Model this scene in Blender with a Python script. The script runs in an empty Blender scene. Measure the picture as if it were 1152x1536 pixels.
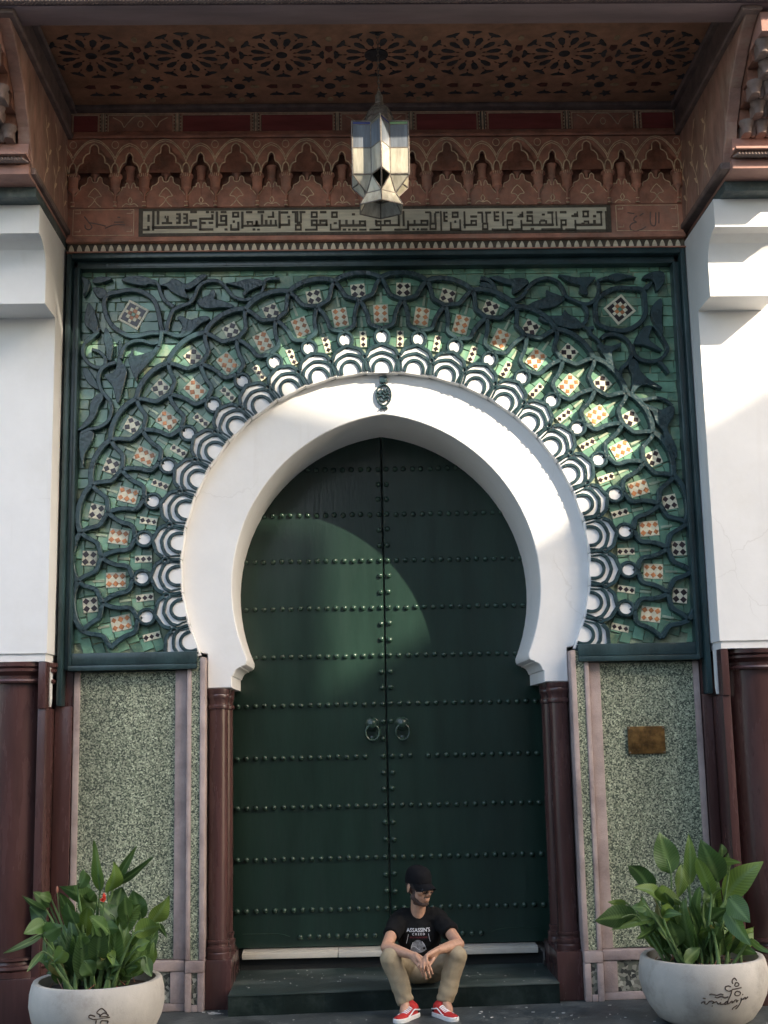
import bpy, bmesh, math, random
from mathutils import Vector, Matrix, Euler, noise
from mathutils.bvhtree import BVHTree
RND = random.Random(7)
rad = math.radians
scene = bpy.context.scene
COL = scene.collection

# ------------------------------------------------------------------ camera
CAM_POS = Vector((-0.270, -9.2, 1.8507))
cam_d = bpy.data.cameras.new('camera'); cam = bpy.data.objects.new('camera', cam_d); COL.objects.link(cam)
_row0 = Vector((0.99949118, -0.02487839, -0.01996095))
_row1 = Vector((-0.01538767, 0.17207552, -0.98496357))
_row2 = Vector((0.0279391, 0.98476956, 0.17160515))
m = Matrix((( _row0.x, -_row1.x, -_row2.x, CAM_POS.x),
            ( _row0.y, -_row1.y, -_row2.y, CAM_POS.y),
            ( _row0.z, -_row1.z, -_row2.z, CAM_POS.z),
            (0, 0, 0, 1)))
cam.matrix_world = m
cam_d.sensor_fit = 'VERTICAL'; cam_d.sensor_height = 24.0; cam_d.sensor_width = 18.0
cam_d.lens = 1900.0/1536.0*24.0
cam_d.clip_start = 0.1; cam_d.clip_end = 400
scene.camera = cam

# ------------------------------------------------------------------ sky, sun, exposure
SUN_DIR = Vector((1.0, -1.0, 0.82)).normalized()
SUN_EL = math.asin(SUN_DIR.z)
SUN_AZ = math.atan2(SUN_DIR.x, SUN_DIR.y)
world = bpy.data.worlds.new('World'); scene.world = world; world.use_nodes = True
wn = world.node_tree.nodes; wl = world.node_tree.links; wn.clear()
sky = wn.new('ShaderNodeTexSky'); sky.sky_type = 'NISHITA'; sky.sun_disc = False
sky.sun_elevation = SUN_EL; sky.sun_rotation = SUN_AZ
sky.air_density = 1.0; sky.dust_density = 3.0; sky.ozone_density = 1.0
bg = wn.new('ShaderNodeBackground'); bg.inputs['Strength'].default_value = 0.15
wo = wn.new('ShaderNodeOutputWorld')
tint = wn.new('ShaderNodeMix'); tint.data_type = 'RGBA'; tint.blend_type = 'MULTIPLY'; tint.inputs['Factor'].default_value = 1.0
tint.inputs['B'].default_value = (1.0, 0.965, 0.90, 1)      # hazy, slightly warm air
wl.new(sky.outputs[0], tint.inputs['A']); wl.new(tint.outputs['Result'], bg.inputs[0]); wl.new(bg.outputs[0], wo.inputs[0])
sun_d = bpy.data.lights.new('sun', 'SUN'); sun_d.energy = 2.3; sun_d.angle = rad(0.53); sun_d.color = (1.0, 0.87, 0.68)
sun = bpy.data.objects.new('sun', sun_d); COL.objects.link(sun)
sun.rotation_euler = (-SUN_DIR).to_track_quat('-Z', 'Y').to_euler(); sun.location = (12, -12, 12)
scene.view_settings.view_transform = 'Standard'; scene.view_settings.look = 'None'
scene.view_settings.gamma = 1.0; scene.view_settings.use_curve_mapping = False
scene.view_settings.exposure = 2.30

# ------------------------------------------------------------------ materials
def mat(name, base, rough=0.5, var=0.15, scale=6.0, dirt=None, bump=0.0, bscale=80.0, rnd=0.0, stretch=(1,1,1),
        spec=0.5, metal=0.0, island=0.0, rough_var=0.0, base2=None, coat=0.0):
    mt = bpy.data.materials.new(name); mt.use_nodes = True
    nt = mt.node_tree; n = nt.nodes; l = nt.links
    b = n['Principled BSDF']
    b.inputs['Roughness'].default_value = rough; b.inputs['Metallic'].default_value = metal
    b.inputs['Specular IOR Level'].default_value = spec
    if coat: b.inputs['Coat Weight'].default_value = coat; b.inputs['Coat Roughness'].default_value = 0.12
    geo = n.new('ShaderNodeNewGeometry'); mp = n.new('ShaderNodeMapping'); mp.inputs['Scale'].default_value = stretch
    l.new(geo.outputs['Position'], mp.inputs['Vector'])
    nz = n.new('ShaderNodeTexNoise'); nz.inputs['Scale'].default_value = scale; nz.inputs['Detail'].default_value = 7; nz.inputs['Roughness'].default_value = 0.62
    l.new(mp.outputs[0], nz.inputs['Vector'])
    c1 = tuple(max(0, x*(1-var*2)) for x in base); c2 = tuple(x*(1+var*2) for x in (base2 or base))
    ramp = n.new('ShaderNodeValToRGB'); ramp.color_ramp.elements[0].position = 0.28; ramp.color_ramp.elements[1].position = 0.72
    ramp.color_ramp.elements[0].color = (*c1, 1); ramp.color_ramp.elements[1].color = (*c2, 1)
    l.new(nz.outputs['Fac'], ramp.inputs['Fac'])
    col = ramp.outputs['Color']
    def mult(col, val_socket, amt):
        mr = n.new('ShaderNodeMapRange'); mr.inputs['To Min'].default_value = 1-amt; mr.inputs['To Max'].default_value = 1+amt
        l.new(val_socket, mr.inputs['Value'])
        mx = n.new('ShaderNodeVectorMath'); mx.operation = 'SCALE'
        l.new(col, mx.inputs[0]); l.new(mr.outputs[0], mx.inputs['Scale'])
        return mx.outputs[0]
    if rnd:
        oi = n.new('ShaderNodeObjectInfo'); col = mult(col, oi.outputs['Random'], rnd)
    if island: col = mult(col, geo.outputs['Random Per Island'], island)
    if dirt:
        dc, amt, dsc = dirt
        nz2 = n.new('ShaderNodeTexNoise'); nz2.inputs['Scale'].default_value = dsc; nz2.inputs['Detail'].default_value = 9; nz2.inputs['Roughness'].default_value = 0.7
        l.new(mp.outputs[0], nz2.inputs['Vector'])
        mr = n.new('ShaderNodeMapRange'); mr.inputs['From Min'].default_value = 0.5; mr.inputs['From Max'].default_value = 0.72
        mr.inputs['To Max'].default_value = amt; l.new(nz2.outputs['Fac'], mr.inputs['Value'])
        mx = n.new('ShaderNodeMix'); mx.data_type = 'RGBA'; l.new(mr.outputs[0], mx.inputs['Factor'])
        l.new(col, mx.inputs['A']); mx.inputs['B'].default_value = (*dc, 1); col = mx.outputs['Result']
    l.new(col, b.inputs['Base Color'])
    if rough_var:
        mr = n.new('ShaderNodeMapRange'); mr.inputs['To Min'].default_value = max(0.05, rough-rough_var); mr.inputs['To Max'].default_value = rough+rough_var
        l.new(nz.outputs['Fac'], mr.inputs['Value']); l.new(mr.outputs[0], b.inputs['Roughness'])
    if bump:
        nb = n.new('ShaderNodeTexNoise'); nb.inputs['Scale'].default_value = bscale; nb.inputs['Detail'].default_value = 5
        l.new(mp.outputs[0], nb.inputs['Vector'])
        bp = n.new('ShaderNodeBump'); bp.inputs['Strength'].default_value = bump; bp.inputs['Distance'].default_value = 0.01
        l.new(nb.outputs['Fac'], bp.inputs['Height']); l.new(bp.outputs[0], b.inputs['Normal'])
    return mt

def terrazzo_mat(name, pale, mid, dark, sc=62.0, grime=0.5):
    mt = bpy.data.materials.new(name); mt.use_nodes = True
    nt = mt.node_tree; n = nt.nodes; l = nt.links; b = n['Principled BSDF']; b.inputs['Roughness'].default_value = 0.55
    geo = n.new('ShaderNodeNewGeometry')
    vo = n.new('ShaderNodeTexVoronoi'); vo.inputs['Scale'].default_value = sc; vo.inputs['Randomness'].default_value = 1.0
    l.new(geo.outputs['Position'], vo.inputs['Vector'])
    sep = n.new('ShaderNodeSeparateColor'); l.new(vo.outputs['Color'], sep.inputs[0])
    rp = n.new('ShaderNodeValToRGB'); rp.color_ramp.interpolation = 'CONSTANT'
    e = rp.color_ramp.elements; e[0].position = 0; e[0].color = (*dark, 1); e[1].position = 0.30; e[1].color = (*mid, 1)
    q = e.new(0.52); q.color = (*pale, 1); q = e.new(0.80); q.color = (*tuple(x*0.6 for x in pale), 1); q = e.new(0.94); q.color = (*tuple(min(1, x*1.55) for x in pale), 1)
    l.new(sep.outputs[0], rp.inputs['Fac'])
    nz = n.new('ShaderNodeTexNoise'); nz.inputs['Scale'].default_value = 1.6; nz.inputs['Detail'].default_value = 8; nz.inputs['Roughness'].default_value = 0.7
    mp = n.new('ShaderNodeMapping'); mp.inputs['Scale'].default_value = (1.6, 1, 0.5); l.new(geo.outputs['Position'], mp.inputs['Vector']); l.new(mp.outputs[0], nz.inputs['Vector'])
    mr = n.new('ShaderNodeMapRange'); mr.inputs['From Min'].default_value = 0.3; mr.inputs['From Max'].default_value = 0.75
    mr.inputs['To Min'].default_value = 1.12; mr.inputs['To Max'].default_value = 1-grime; l.new(nz.outputs['Fac'], mr.inputs['Value'])
    sc_ = n.new('ShaderNodeVectorMath'); sc_.operation = 'SCALE'; l.new(rp.outputs[0], sc_.inputs[0]); l.new(mr.outputs[0], sc_.inputs['Scale'])
    l.new(sc_.outputs[0], b.inputs['Base Color'])
    bp = n.new('ShaderNodeBump'); bp.inputs['Strength'].default_value = 0.35; bp.inputs['Distance'].default_value = 0.004
    l.new(sep.outputs[1], bp.inputs['Height']); l.new(bp.outputs[0], b.inputs['Normal'])
    return mt

def leaf_mat(name, base, rib):
    mt = bpy.data.materials.new(name); mt.use_nodes = True
    nt = mt.node_tree; n = nt.nodes; l = nt.links; b = n['Principled BSDF']; b.inputs['Roughness'].default_value = 0.42
    uv = n.new('ShaderNodeUVMap'); uv.uv_map = 'UVMap'; sp = n.new('ShaderNodeSeparateXYZ'); l.new(uv.outputs[0], sp.inputs[0])
    ab = n.new('ShaderNodeMath'); ab.operation = 'ABSOLUTE'; l.new(sp.outputs[0], ab.inputs[0])
    mr = n.new('ShaderNodeMapRange'); mr.inputs['From Min'].default_value = 0.03; mr.inputs['From Max'].default_value = 0.13; l.new(ab.outputs[0], mr.inputs['Value'])
    wv = n.new('ShaderNodeTexWave'); wv.inputs['Scale'].default_value = 5.0; wv.inputs['Distortion'].default_value = 1.2
    cm = n.new('ShaderNodeCombineXYZ'); 
    ad = n.new('ShaderNodeMath'); ad.operation = 'SUBTRACT'; l.new(sp.outputs[1], ad.inputs[0]); 
    mu = n.new('ShaderNodeMath'); mu.operation = 'MULTIPLY'; mu.inputs[1].default_value = 0.35; l.new(ab.outputs[0], mu.inputs[0]); l.new(mu.outputs[0], ad.inputs[1])
    l.new(ad.outputs[0], cm.inputs[0]); l.new(cm.outputs[0], wv.inputs['Vector'])
    oi = n.new('ShaderNodeObjectInfo')
    rp = n.new('ShaderNodeValToRGB'); e = rp.color_ramp.elements
    e[0].color = (base[0]*0.55, base[1]*0.62, base[2]*0.75, 1); e[1].color = (base[0]*1.75, base[1]*1.45, base[2]*1.0, 1)
    q = e.new(0.6); q.color = (*base, 1)
    l.new(oi.outputs['Random'], rp.inputs['Fac'])
    m1 = n.new('ShaderNodeMix'); m1.data_type = 'RGBA'; m1.blend_type = 'MULTIPLY'; m1.inputs['Factor'].default_value = 0.20
    l.new(rp.outputs[0], m1.inputs['A']); l.new(wv.outputs['Color'], m1.inputs['B'])
    m2 = n.new('ShaderNodeMix'); m2.data_type = 'RGBA'; l.new(mr.outputs[0], m2.inputs['Factor']); m2.inputs['A'].default_value = (*rib, 1); l.new(m1.outputs['Result'], m2.inputs['B'])
    l.new(m2.outputs['Result'], b.inputs['Base Color'])
    tr = n.new('ShaderNodeBsdfTranslucent'); l.new(m2.outputs['Result'], tr.inputs['Color'])
    ms = n.new('ShaderNodeMixShader'); ms.inputs[0].default_value = 0.28
    out = n['Material Output']; l.new(b.outputs[0], ms.inputs[1]); l.new(tr.outputs[0], ms.inputs[2]); l.new(ms.outputs[0], out.inputs['Surface'])
    bp = n.new('ShaderNodeBump'); bp.inputs['Strength'].default_value = 0.25; bp.inputs['Distance'].default_value = 0.004
    l.new(wv.outputs['Fac'], bp.inputs['Height']); l.new(bp.outputs[0], b.inputs['Normal'])
    return mt

MT = {}
def plaster_mat(name):
    mt = mat(name, (0.75, 0.745, 0.735), 0.6, 0.025, 2.2, dirt=((0.60, 0.575, 0.52), 0.26, 1.7), bump=0.16, bscale=11)
    nt = mt.node_tree; n = nt.nodes; l = nt.links; b = n['Principled BSDF']
    src = b.inputs['Base Color'].links[0].from_socket
    geo = n.new('ShaderNodeNewGeometry')
    vo = n.new('ShaderNodeTexVoronoi'); vo.feature = 'DISTANCE_TO_EDGE'; vo.inputs['Scale'].default_value = 1.15
    wz = n.new('ShaderNodeTexNoise'); wz.inputs['Scale'].default_value = 3.0; wz.inputs['Detail'].default_value = 6
    l.new(geo.outputs['Position'], wz.inputs['Vector'])
    ad = n.new('ShaderNodeVectorMath'); ad.operation = 'MULTIPLY_ADD'; ad.inputs[1].default_value = (0.35, 0.35, 0.35)
    l.new(wz.outputs['Color'], ad.inputs[0]); l.new(geo.outputs['Position'], ad.inputs[2]); l.new(ad.outputs[0], vo.inputs['Vector'])
    cr_ = n.new('ShaderNodeMapRange'); cr_.inputs['From Min'].default_value = 0.0015; cr_.inputs['From Max'].default_value = 0.006; cr_.inputs['To Min'].default_value = 1; cr_.inputs['To Max'].default_value = 0
    l.new(vo.outputs['Distance'], cr_.inputs['Value'])
    mk = n.new('ShaderNodeTexNoise'); mk.inputs['Scale'].default_value = 0.9; l.new(geo.outputs['Position'], mk.inputs['Vector'])
    mm = n.new('ShaderNodeMapRange'); mm.inputs['From Min'].default_value = 0.52; mm.inputs['From Max'].default_value = 0.60; mm.inputs['To Max'].default_value = 0.20; l.new(mk.outputs['Fac'], mm.inputs['Value'])
    mu = n.new('ShaderNodeMath'); mu.operation = 'MULTIPLY'; l.new(cr_.outputs[0], mu.inputs[0]); l.new(mm.outputs[0], mu.inputs[1])
    mx = n.new('ShaderNodeMix'); mx.data_type = 'RGBA'; l.new(mu.outputs[0], mx.inputs['Factor']); l.new(src, mx.inputs['A']); mx.inputs['B'].default_value = (0.40, 0.38, 0.34, 1)
    mp = n.new('ShaderNodeMapping'); mp.inputs['Scale'].default_value = (9, 9, 0.5); l.new(geo.outputs['Position'], mp.inputs['Vector'])
    dz = n.new('ShaderNodeTexNoise'); dz.inputs['Scale'].default_value = 1.0; dz.inputs['Detail'].default_value = 5; l.new(mp.outputs[0], dz.inputs['Vector'])
    dm = n.new('ShaderNodeMapRange'); dm.inputs['From Min'].default_value = 0.60; dm.inputs['From Max'].default_value = 0.78; dm.inputs['To Max'].default_value = 0.22; l.new(dz.outputs['Fac'], dm.inputs['Value'])
    m2 = n.new('ShaderNodeMix'); m2.data_type = 'RGBA'; l.new(dm.outputs[0], m2.inputs['Factor']); l.new(mx.outputs['Result'], m2.inputs['A']); m2.inputs['B'].default_value = (0.52, 0.48, 0.42, 1)
    l.new(m2.outputs['Result'], b.inputs['Base Color'])
    return mt
MT['white'] = plaster_mat('white_plaster')
MT['glaze'] = mat('green_glaze', (0.125, 0.255, 0.180), 0.24, 0.16, 9.0, dirt=((0.46, 0.49, 0.30), 0.75, 3.6), bump=0.10, bscale=40, rnd=0.40, base2=(0.145, 0.285, 0.200))
MT['glaze_field'] = mat('green_glaze_field', (0.13, 0.26, 0.183), 0.24, 0.16, 9.0, dirt=((0.46, 0.49, 0.30), 0.75, 3.6), bump=0.10, bscale=40, island=0.40)
MT['grout'] = mat('tile_grout', (0.24, 0.29, 0.20), 0.8, 0.25, 12.0, bump=0.3, bscale=90)
MT['carve'] = mat('carved_green_paint', (0.018, 0.042, 0.049), 0.28, 0.25, 10.0, bump=0.6, bscale=32, rough_var=0.10)
MT['frame'] = mat('frame_green_paint', (0.024, 0.048, 0.052), 0.30, 0.22, 6.0, bump=0.30, bscale=40, stretch=(1,1,0.4))
MT['cream'] = mat('cream_tile', (0.70, 0.66, 0.50), 0.35, 0.10, 30.0, rnd=0.12)
MT['orange'] = mat('orange_tile', (0.50, 0.20, 0.075), 0.35, 0.22, 20.0, rnd=0.30)
MT['black'] = mat('black_tile', (0.030, 0.018, 0.022), 0.30, 0.25, 20.0, rnd=0.4)
MT['palegreen'] = mat('pale_bar_tile', (0.36, 0.42, 0.30), 0.35, 0.12, 30.0, rnd=0.25)
MT['door'] = mat('door_green_paint', (0.0118, 0.0295, 0.0220), 0.24, 0.12, 3.0, dirt=((0.020, 0.036, 0.030), 0.5, 2.2), bump=0.09, bscale=26, stretch=(2.2,1,0.35), rough_var=0.05)
MT['stud'] = mat('stud_green_paint', (0.020, 0.045, 0.032), 0.16, 0.2, 20.0)
MT['red'] = mat('oxblood_paint', (0.064, 0.029, 0.027), 0.27, 0.20, 4.0, dirt=((0.085, 0.060, 0.055), 0.55, 3.0), bump=0.12, bscale=22, stretch=(1.6,1.6,0.25), rough_var=0.06)
MT['pink'] = mat('pink_border_stone', (0.37, 0.295, 0.275), 0.75, 0.14, 5.0, dirt=((0.14, 0.10, 0.10), 0.75, 2.0), bump=0.35, bscale=160)
MT['terrazzo'] = terrazzo_mat('green_terrazzo', (0.38, 0.41, 0.29), (0.19, 0.225, 0.15), (0.052, 0.070, 0.048), 124.0, 0.42)
MT['terrazzo_base'] = terrazzo_mat('worn_base_stone', (0.30, 0.30, 0.25), (0.13, 0.14, 0.11), (0.035, 0.04, 0.035), 40.0, 0.6)
MT['wood'] = mat('red_painted_wood', (0.47, 0.210, 0.142), 0.6, 0.22, 7.0, dirt=((0.34, 0.25, 0.20), 0.6, 4.0), bump=0.3, bscale=60)
MT['wood_dark'] = mat('dark_painted_wood', (0.17, 0.118, 0.105), 0.6, 0.2, 9.0, bump=0.3, bscale=60)
MT['recess'] = mat('recess_shaded_wood', (0.20, 0.085, 0.055), 0.7, 0.25, 14.0)  # same red wood, coloured darker to paint the shade in the recesses
MT['panel_red'] = mat('crimson_panel_paint', (0.33, 0.075, 0.068), 0.5, 0.16, 5.0, dirt=((0.22, 0.12, 0.10), 0.3, 4.0), stretch=(0.4,1,3))
MT['gold'] = mat('ochre_line_paint', (0.72, 0.54, 0.36), 0.55, 0.18, 25.0)
MT['ceiling'] = mat('brown_ceiling_paint', (0.34, 0.165, 0.098), 0.6, 0.18, 7.0, dirt=((0.18, 0.11, 0.075), 0.5, 4.0), bump=0.2, bscale=50)
MT['petal'] = mat('dark_petal_paint', (0.030, 0.031, 0.036), 0.5, 0.3, 20.0)
MT['petal_red'] = mat('maroon_petal_paint', (0.10, 0.028, 0.022), 0.5, 0.25, 20.0)
MT['petal_cream'] = mat('cream_petal_paint', (0.33, 0.23, 0.13), 0.5, 0.2, 20.0)
MT['beam'] = mat('plum_beam_paint', (0.215, 0.148, 0.150), 0.5, 0.14, 3.0, dirt=((0.20, 0.14, 0.13), 0.4, 2.6), bump=0.15, bscale=20, stretch=(0.4,2,2))
MT['fascia'] = mat('salmon_board_paint', (0.38, 0.205, 0.165), 0.6, 0.14, 5.0, dirt=((0.20, 0.08, 0.07), 0.6, 5.0), bump=0.2, bscale=40)
MT['board'] = mat('cream_board_paint', (0.70, 0.62, 0.47), 0.6, 0.10, 10.0, dirt=((0.25, 0.15, 0.08), 0.35, 12.0), stretch=(0.3,1,3))
MT['letter'] = mat('grey_brown_letter_paint', (0.10, 0.078, 0.055), 0.6, 0.2, 30.0)
MT['cheek'] = mat('faded_cheek_paint', (0.34, 0.19, 0.148), 0.6, 0.22, 4.0, dirt=((0.48, 0.38, 0.30), 0.60, 3.4), stretch=(1,2.2,0.9), bump=0.15, bscale=30)
MT['muq_stone'] = mat('weathered_bracket_paint', (0.21, 0.145, 0.125), 0.75, 0.18, 9.0, dirt=((0.30, 0.25, 0.21), 0.6, 6.0), bump=0.3, bscale=60)
MT['green_band'] = mat('grey_green_band_paint', (0.060, 0.085, 0.085), 0.5, 0.18, 6.0, dirt=((0.25, 0.26, 0.24), 0.5, 7.0))
MT['ground'] = mat('pavement_concrete', (0.046, 0.055, 0.055), 0.5, 0.32, 2.6, dirt=((0.20, 0.21, 0.20), 0.60, 3.4), bump=0.5, bscale=45, rough_var=0.18)
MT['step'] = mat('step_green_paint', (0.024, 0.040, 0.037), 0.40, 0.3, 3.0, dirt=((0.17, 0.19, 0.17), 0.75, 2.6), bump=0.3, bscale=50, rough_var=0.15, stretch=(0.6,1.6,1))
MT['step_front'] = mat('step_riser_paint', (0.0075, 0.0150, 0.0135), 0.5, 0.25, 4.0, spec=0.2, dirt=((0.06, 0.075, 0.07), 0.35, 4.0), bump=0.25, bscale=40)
MT['marble'] = mat('cream_marble', (0.60, 0.57, 0.49), 0.35, 0.08, 5.0, dirt=((0.34, 0.26, 0.16), 0.5, 5.0), stretch=(0.5,1,1))
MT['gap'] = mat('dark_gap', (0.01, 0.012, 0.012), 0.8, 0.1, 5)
MT['brass'] = mat('tarnished_brass', (0.20, 0.115, 0.04), 0.42, 0.3, 14.0, dirt=((0.035, 0.022, 0.012), 0.9, 8.0), metal=0.75)
MT['pot'] = mat('pot_concrete', (0.43, 0.395, 0.345), 0.78, 0.08, 4.0, dirt=((0.20, 0.178, 0.150), 0.75, 3.6), bump=0.12, bscale=120)
MT['mark'] = mat('burnt_mark', (0.055, 0.038, 0.028), 0.8, 0.2, 30)
MT['soil'] = mat('soil', (0.03, 0.02, 0.014), 0.95, 0.35, 40.0, bump=1.0, bscale=60)
MT['leaf'] = leaf_mat('canna_leaf', (0.085, 0.165, 0.040), (0.14, 0.23, 0.075))
MT['stem'] = mat('canna_stem', (0.10, 0.17, 0.055), 0.5, 0.25, 14.0)
MT['flower'] = mat('canna_flower', (0.55, 0.05, 0.03), 0.5, 0.2, 40.0)
MT['bud'] = mat('canna_bud', (0.35, 0.14, 0.09), 0.5, 0.2, 40.0)
MT['metal'] = mat('lantern_metal', (0.17, 0.145, 0.125), 0.5, 0.28, 30.0, dirt=((0.30, 0.26, 0.2), 0.5, 20), metal=0.45, bump=0.3, bscale=120)
MT['pane'] = mat('frosted_pane', (0.42, 0.39, 0.31), 0.20, 0.16, 9.0, dirt=((0.20, 0.18, 0.14), 0.6, 16.0), stretch=(2,2,0.35), spec=0.8)
MT['pane_blue'] = mat('sky_reflection_pane', (0.15, 0.17, 0.20), 0.14, 0.2, 9.0, dirt=((0.12, 0.12, 0.12), 0.6, 16.0), stretch=(3,3,0.3), spec=0.8)  # upper panes: the sky's reflection is put into the base colour
MT['pane_green'] = mat('green_pane', (0.20, 0.34, 0.15), 0.2, 0.15, 9.0)
MT['pane_navy'] = mat('navy_pane', (0.05, 0.06, 0.18), 0.2, 0.15, 9.0)
MT['pane_dull'] = mat('dull_pane', (0.25, 0.23, 0.17), 0.24, 0.12, 9.0, spec=0.8)
MT['facade'] = mat('street_house_plaster', (0.24, 0.205, 0.17), 0.8, 0.1, 0.6, bump=0.2, bscale=8)
MT['glass'] = mat('window_glass', (0.03, 0.035, 0.04), 0.08, 0.1, 2)
MT['skin'] = mat('skin', (0.46, 0.258, 0.165), 0.48, 0.08, 40.0, dirt=((0.40, 0.17, 0.115), 0.5, 26.0), bump=0.2, bscale=260)
MT['hair'] = mat('dark_hair', (0.022, 0.015, 0.012), 0.7, 0.4, 200.0, bump=0.8, bscale=300)
MT['stubble'] = mat('beard_stubble', (0.072, 0.042, 0.032), 0.7, 0.45, 160.0, bump=0.5, bscale=300)
MT['shirt'] = mat('black_cotton', (0.0075, 0.0075, 0.008), 0.9, 0.2, 30.0, spec=0.15, bump=0.15, bscale=400)
MT['cap'] = mat('black_cap_cloth', (0.006, 0.006, 0.0075), 0.85, 0.2, 60.0, spec=0.15, bump=0.2, bscale=400)
MT['khaki'] = mat('khaki_cotton', (0.33, 0.262, 0.165), 0.85, 0.08, 20.0, bump=0.2, bscale=350)
MT['shoe_red'] = mat('red_suede', (0.42, 0.018, 0.016), 0.8, 0.12, 60.0, bump=0.2, bscale=300)
MT['rubber'] = mat('white_rubber', (0.70, 0.69, 0.66), 0.5, 0.06, 30.0)
MT['lace'] = mat('white_lace', (0.75, 0.74, 0.75), 0.7, 0.05, 50)
MT['ink_white'] = mat('white_print', (0.72, 0.72, 0.73), 0.8, 0.1, 200)
MT['ink_red'] = mat('red_print', (0.13, 0.014, 0.018), 0.8, 0.3, 300)
MT['ink_grey'] = mat('grey_print', (0.25, 0.25, 0.26), 0.8, 0.45, 60, dirt=((0.05, 0.05, 0.05), 0.8, 30.0))
MT['frame_black'] = mat('black_plastic', (0.012, 0.012, 0.013), 0.25, 0.1, 50)
MT['eye'] = mat('eye', (0.05, 0.035, 0.03), 0.15, 0.2, 200)

# ------------------------------------------------------------------ mesh helpers
def wm(o):
    return (wm(o.parent) @ o.matrix_parent_inverse @ o.matrix_basis) if o.parent else o.matrix_basis.copy()
def par(c, p):
    if p is not None:
        c.parent = p; c.matrix_parent_inverse = wm(p).inverted()
    return c
def props(o, label=None, cat=None, group=None, kind=None):
    if label: o['label'] = label
    if cat: o['category'] = cat
    if group: o['group'] = group
    if kind: o['kind'] = kind
    return o
def empty(name, loc, label, cat, group=None):
    o = bpy.data.objects.new(name, None); COL.objects.link(o); o.location = loc; o.empty_display_size = 0.1
    return props(o, label, cat, group)
def link(name, me, parent=None, loc=None, rot=None):
    o = bpy.data.objects.new(name, me); COL.objects.link(o)
    if loc is not None: o.location = loc
    if rot is not None: o.rotation_euler = rot
    return par(o, parent)
def cr(pts, n=5, closed=False):
    """Catmull-Rom resample of 2D or 3D points."""
    P = [Vector(p) for p in pts]; out = []
    N = len(P); segs = N if closed else N-1
    for i in range(segs):
        a, b, c, d = (P[(i-1) % N], P[i], P[(i+1) % N], P[(i+2) % N]) if closed else (P[max(i-1, 0)], P[i], P[i+1], P[min(i+2, N-1)])
        for k in range(n):
            t = k/n
            out.append(0.5*((2*b)+(c-a)*t+(2*a-5*b+4*c-d)*t*t+(3*b-a-3*c+d)*t*t*t))
    if not closed: out.append(P[-1])
    return out
def area2(p): return 0.5*sum(p[i][0]*p[(i+1) % len(p)][1]-p[(i+1) % len(p)][0]*p[i][1] for i in range(len(p)))
def offset(poly, d):
    """move a closed 2D polygon inwards by d (mitred, clamped)."""
    p = [Vector((q[0], q[1])) for q in poly]
    s = 1 if area2(p) > 0 else -1; N = len(p); out = []
    for i in range(N):
        e1 = (p[i]-p[i-1]); e2 = (p[(i+1) % N]-p[i])
        e1 = e1.normalized() if e1.length > 1e-9 else Vector((1, 0)); e2 = e2.normalized() if e2.length > 1e-9 else e1
        n1 = Vector((-e1.y, e1.x))*s; n2 = Vector((-e2.y, e2.x))*s
        b = n1+n2
        b = b.normalized() if b.length > 1e-6 else n1
        out.append(p[i]+b*(d/max(0.45, b.dot(n1))))
    return out
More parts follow.
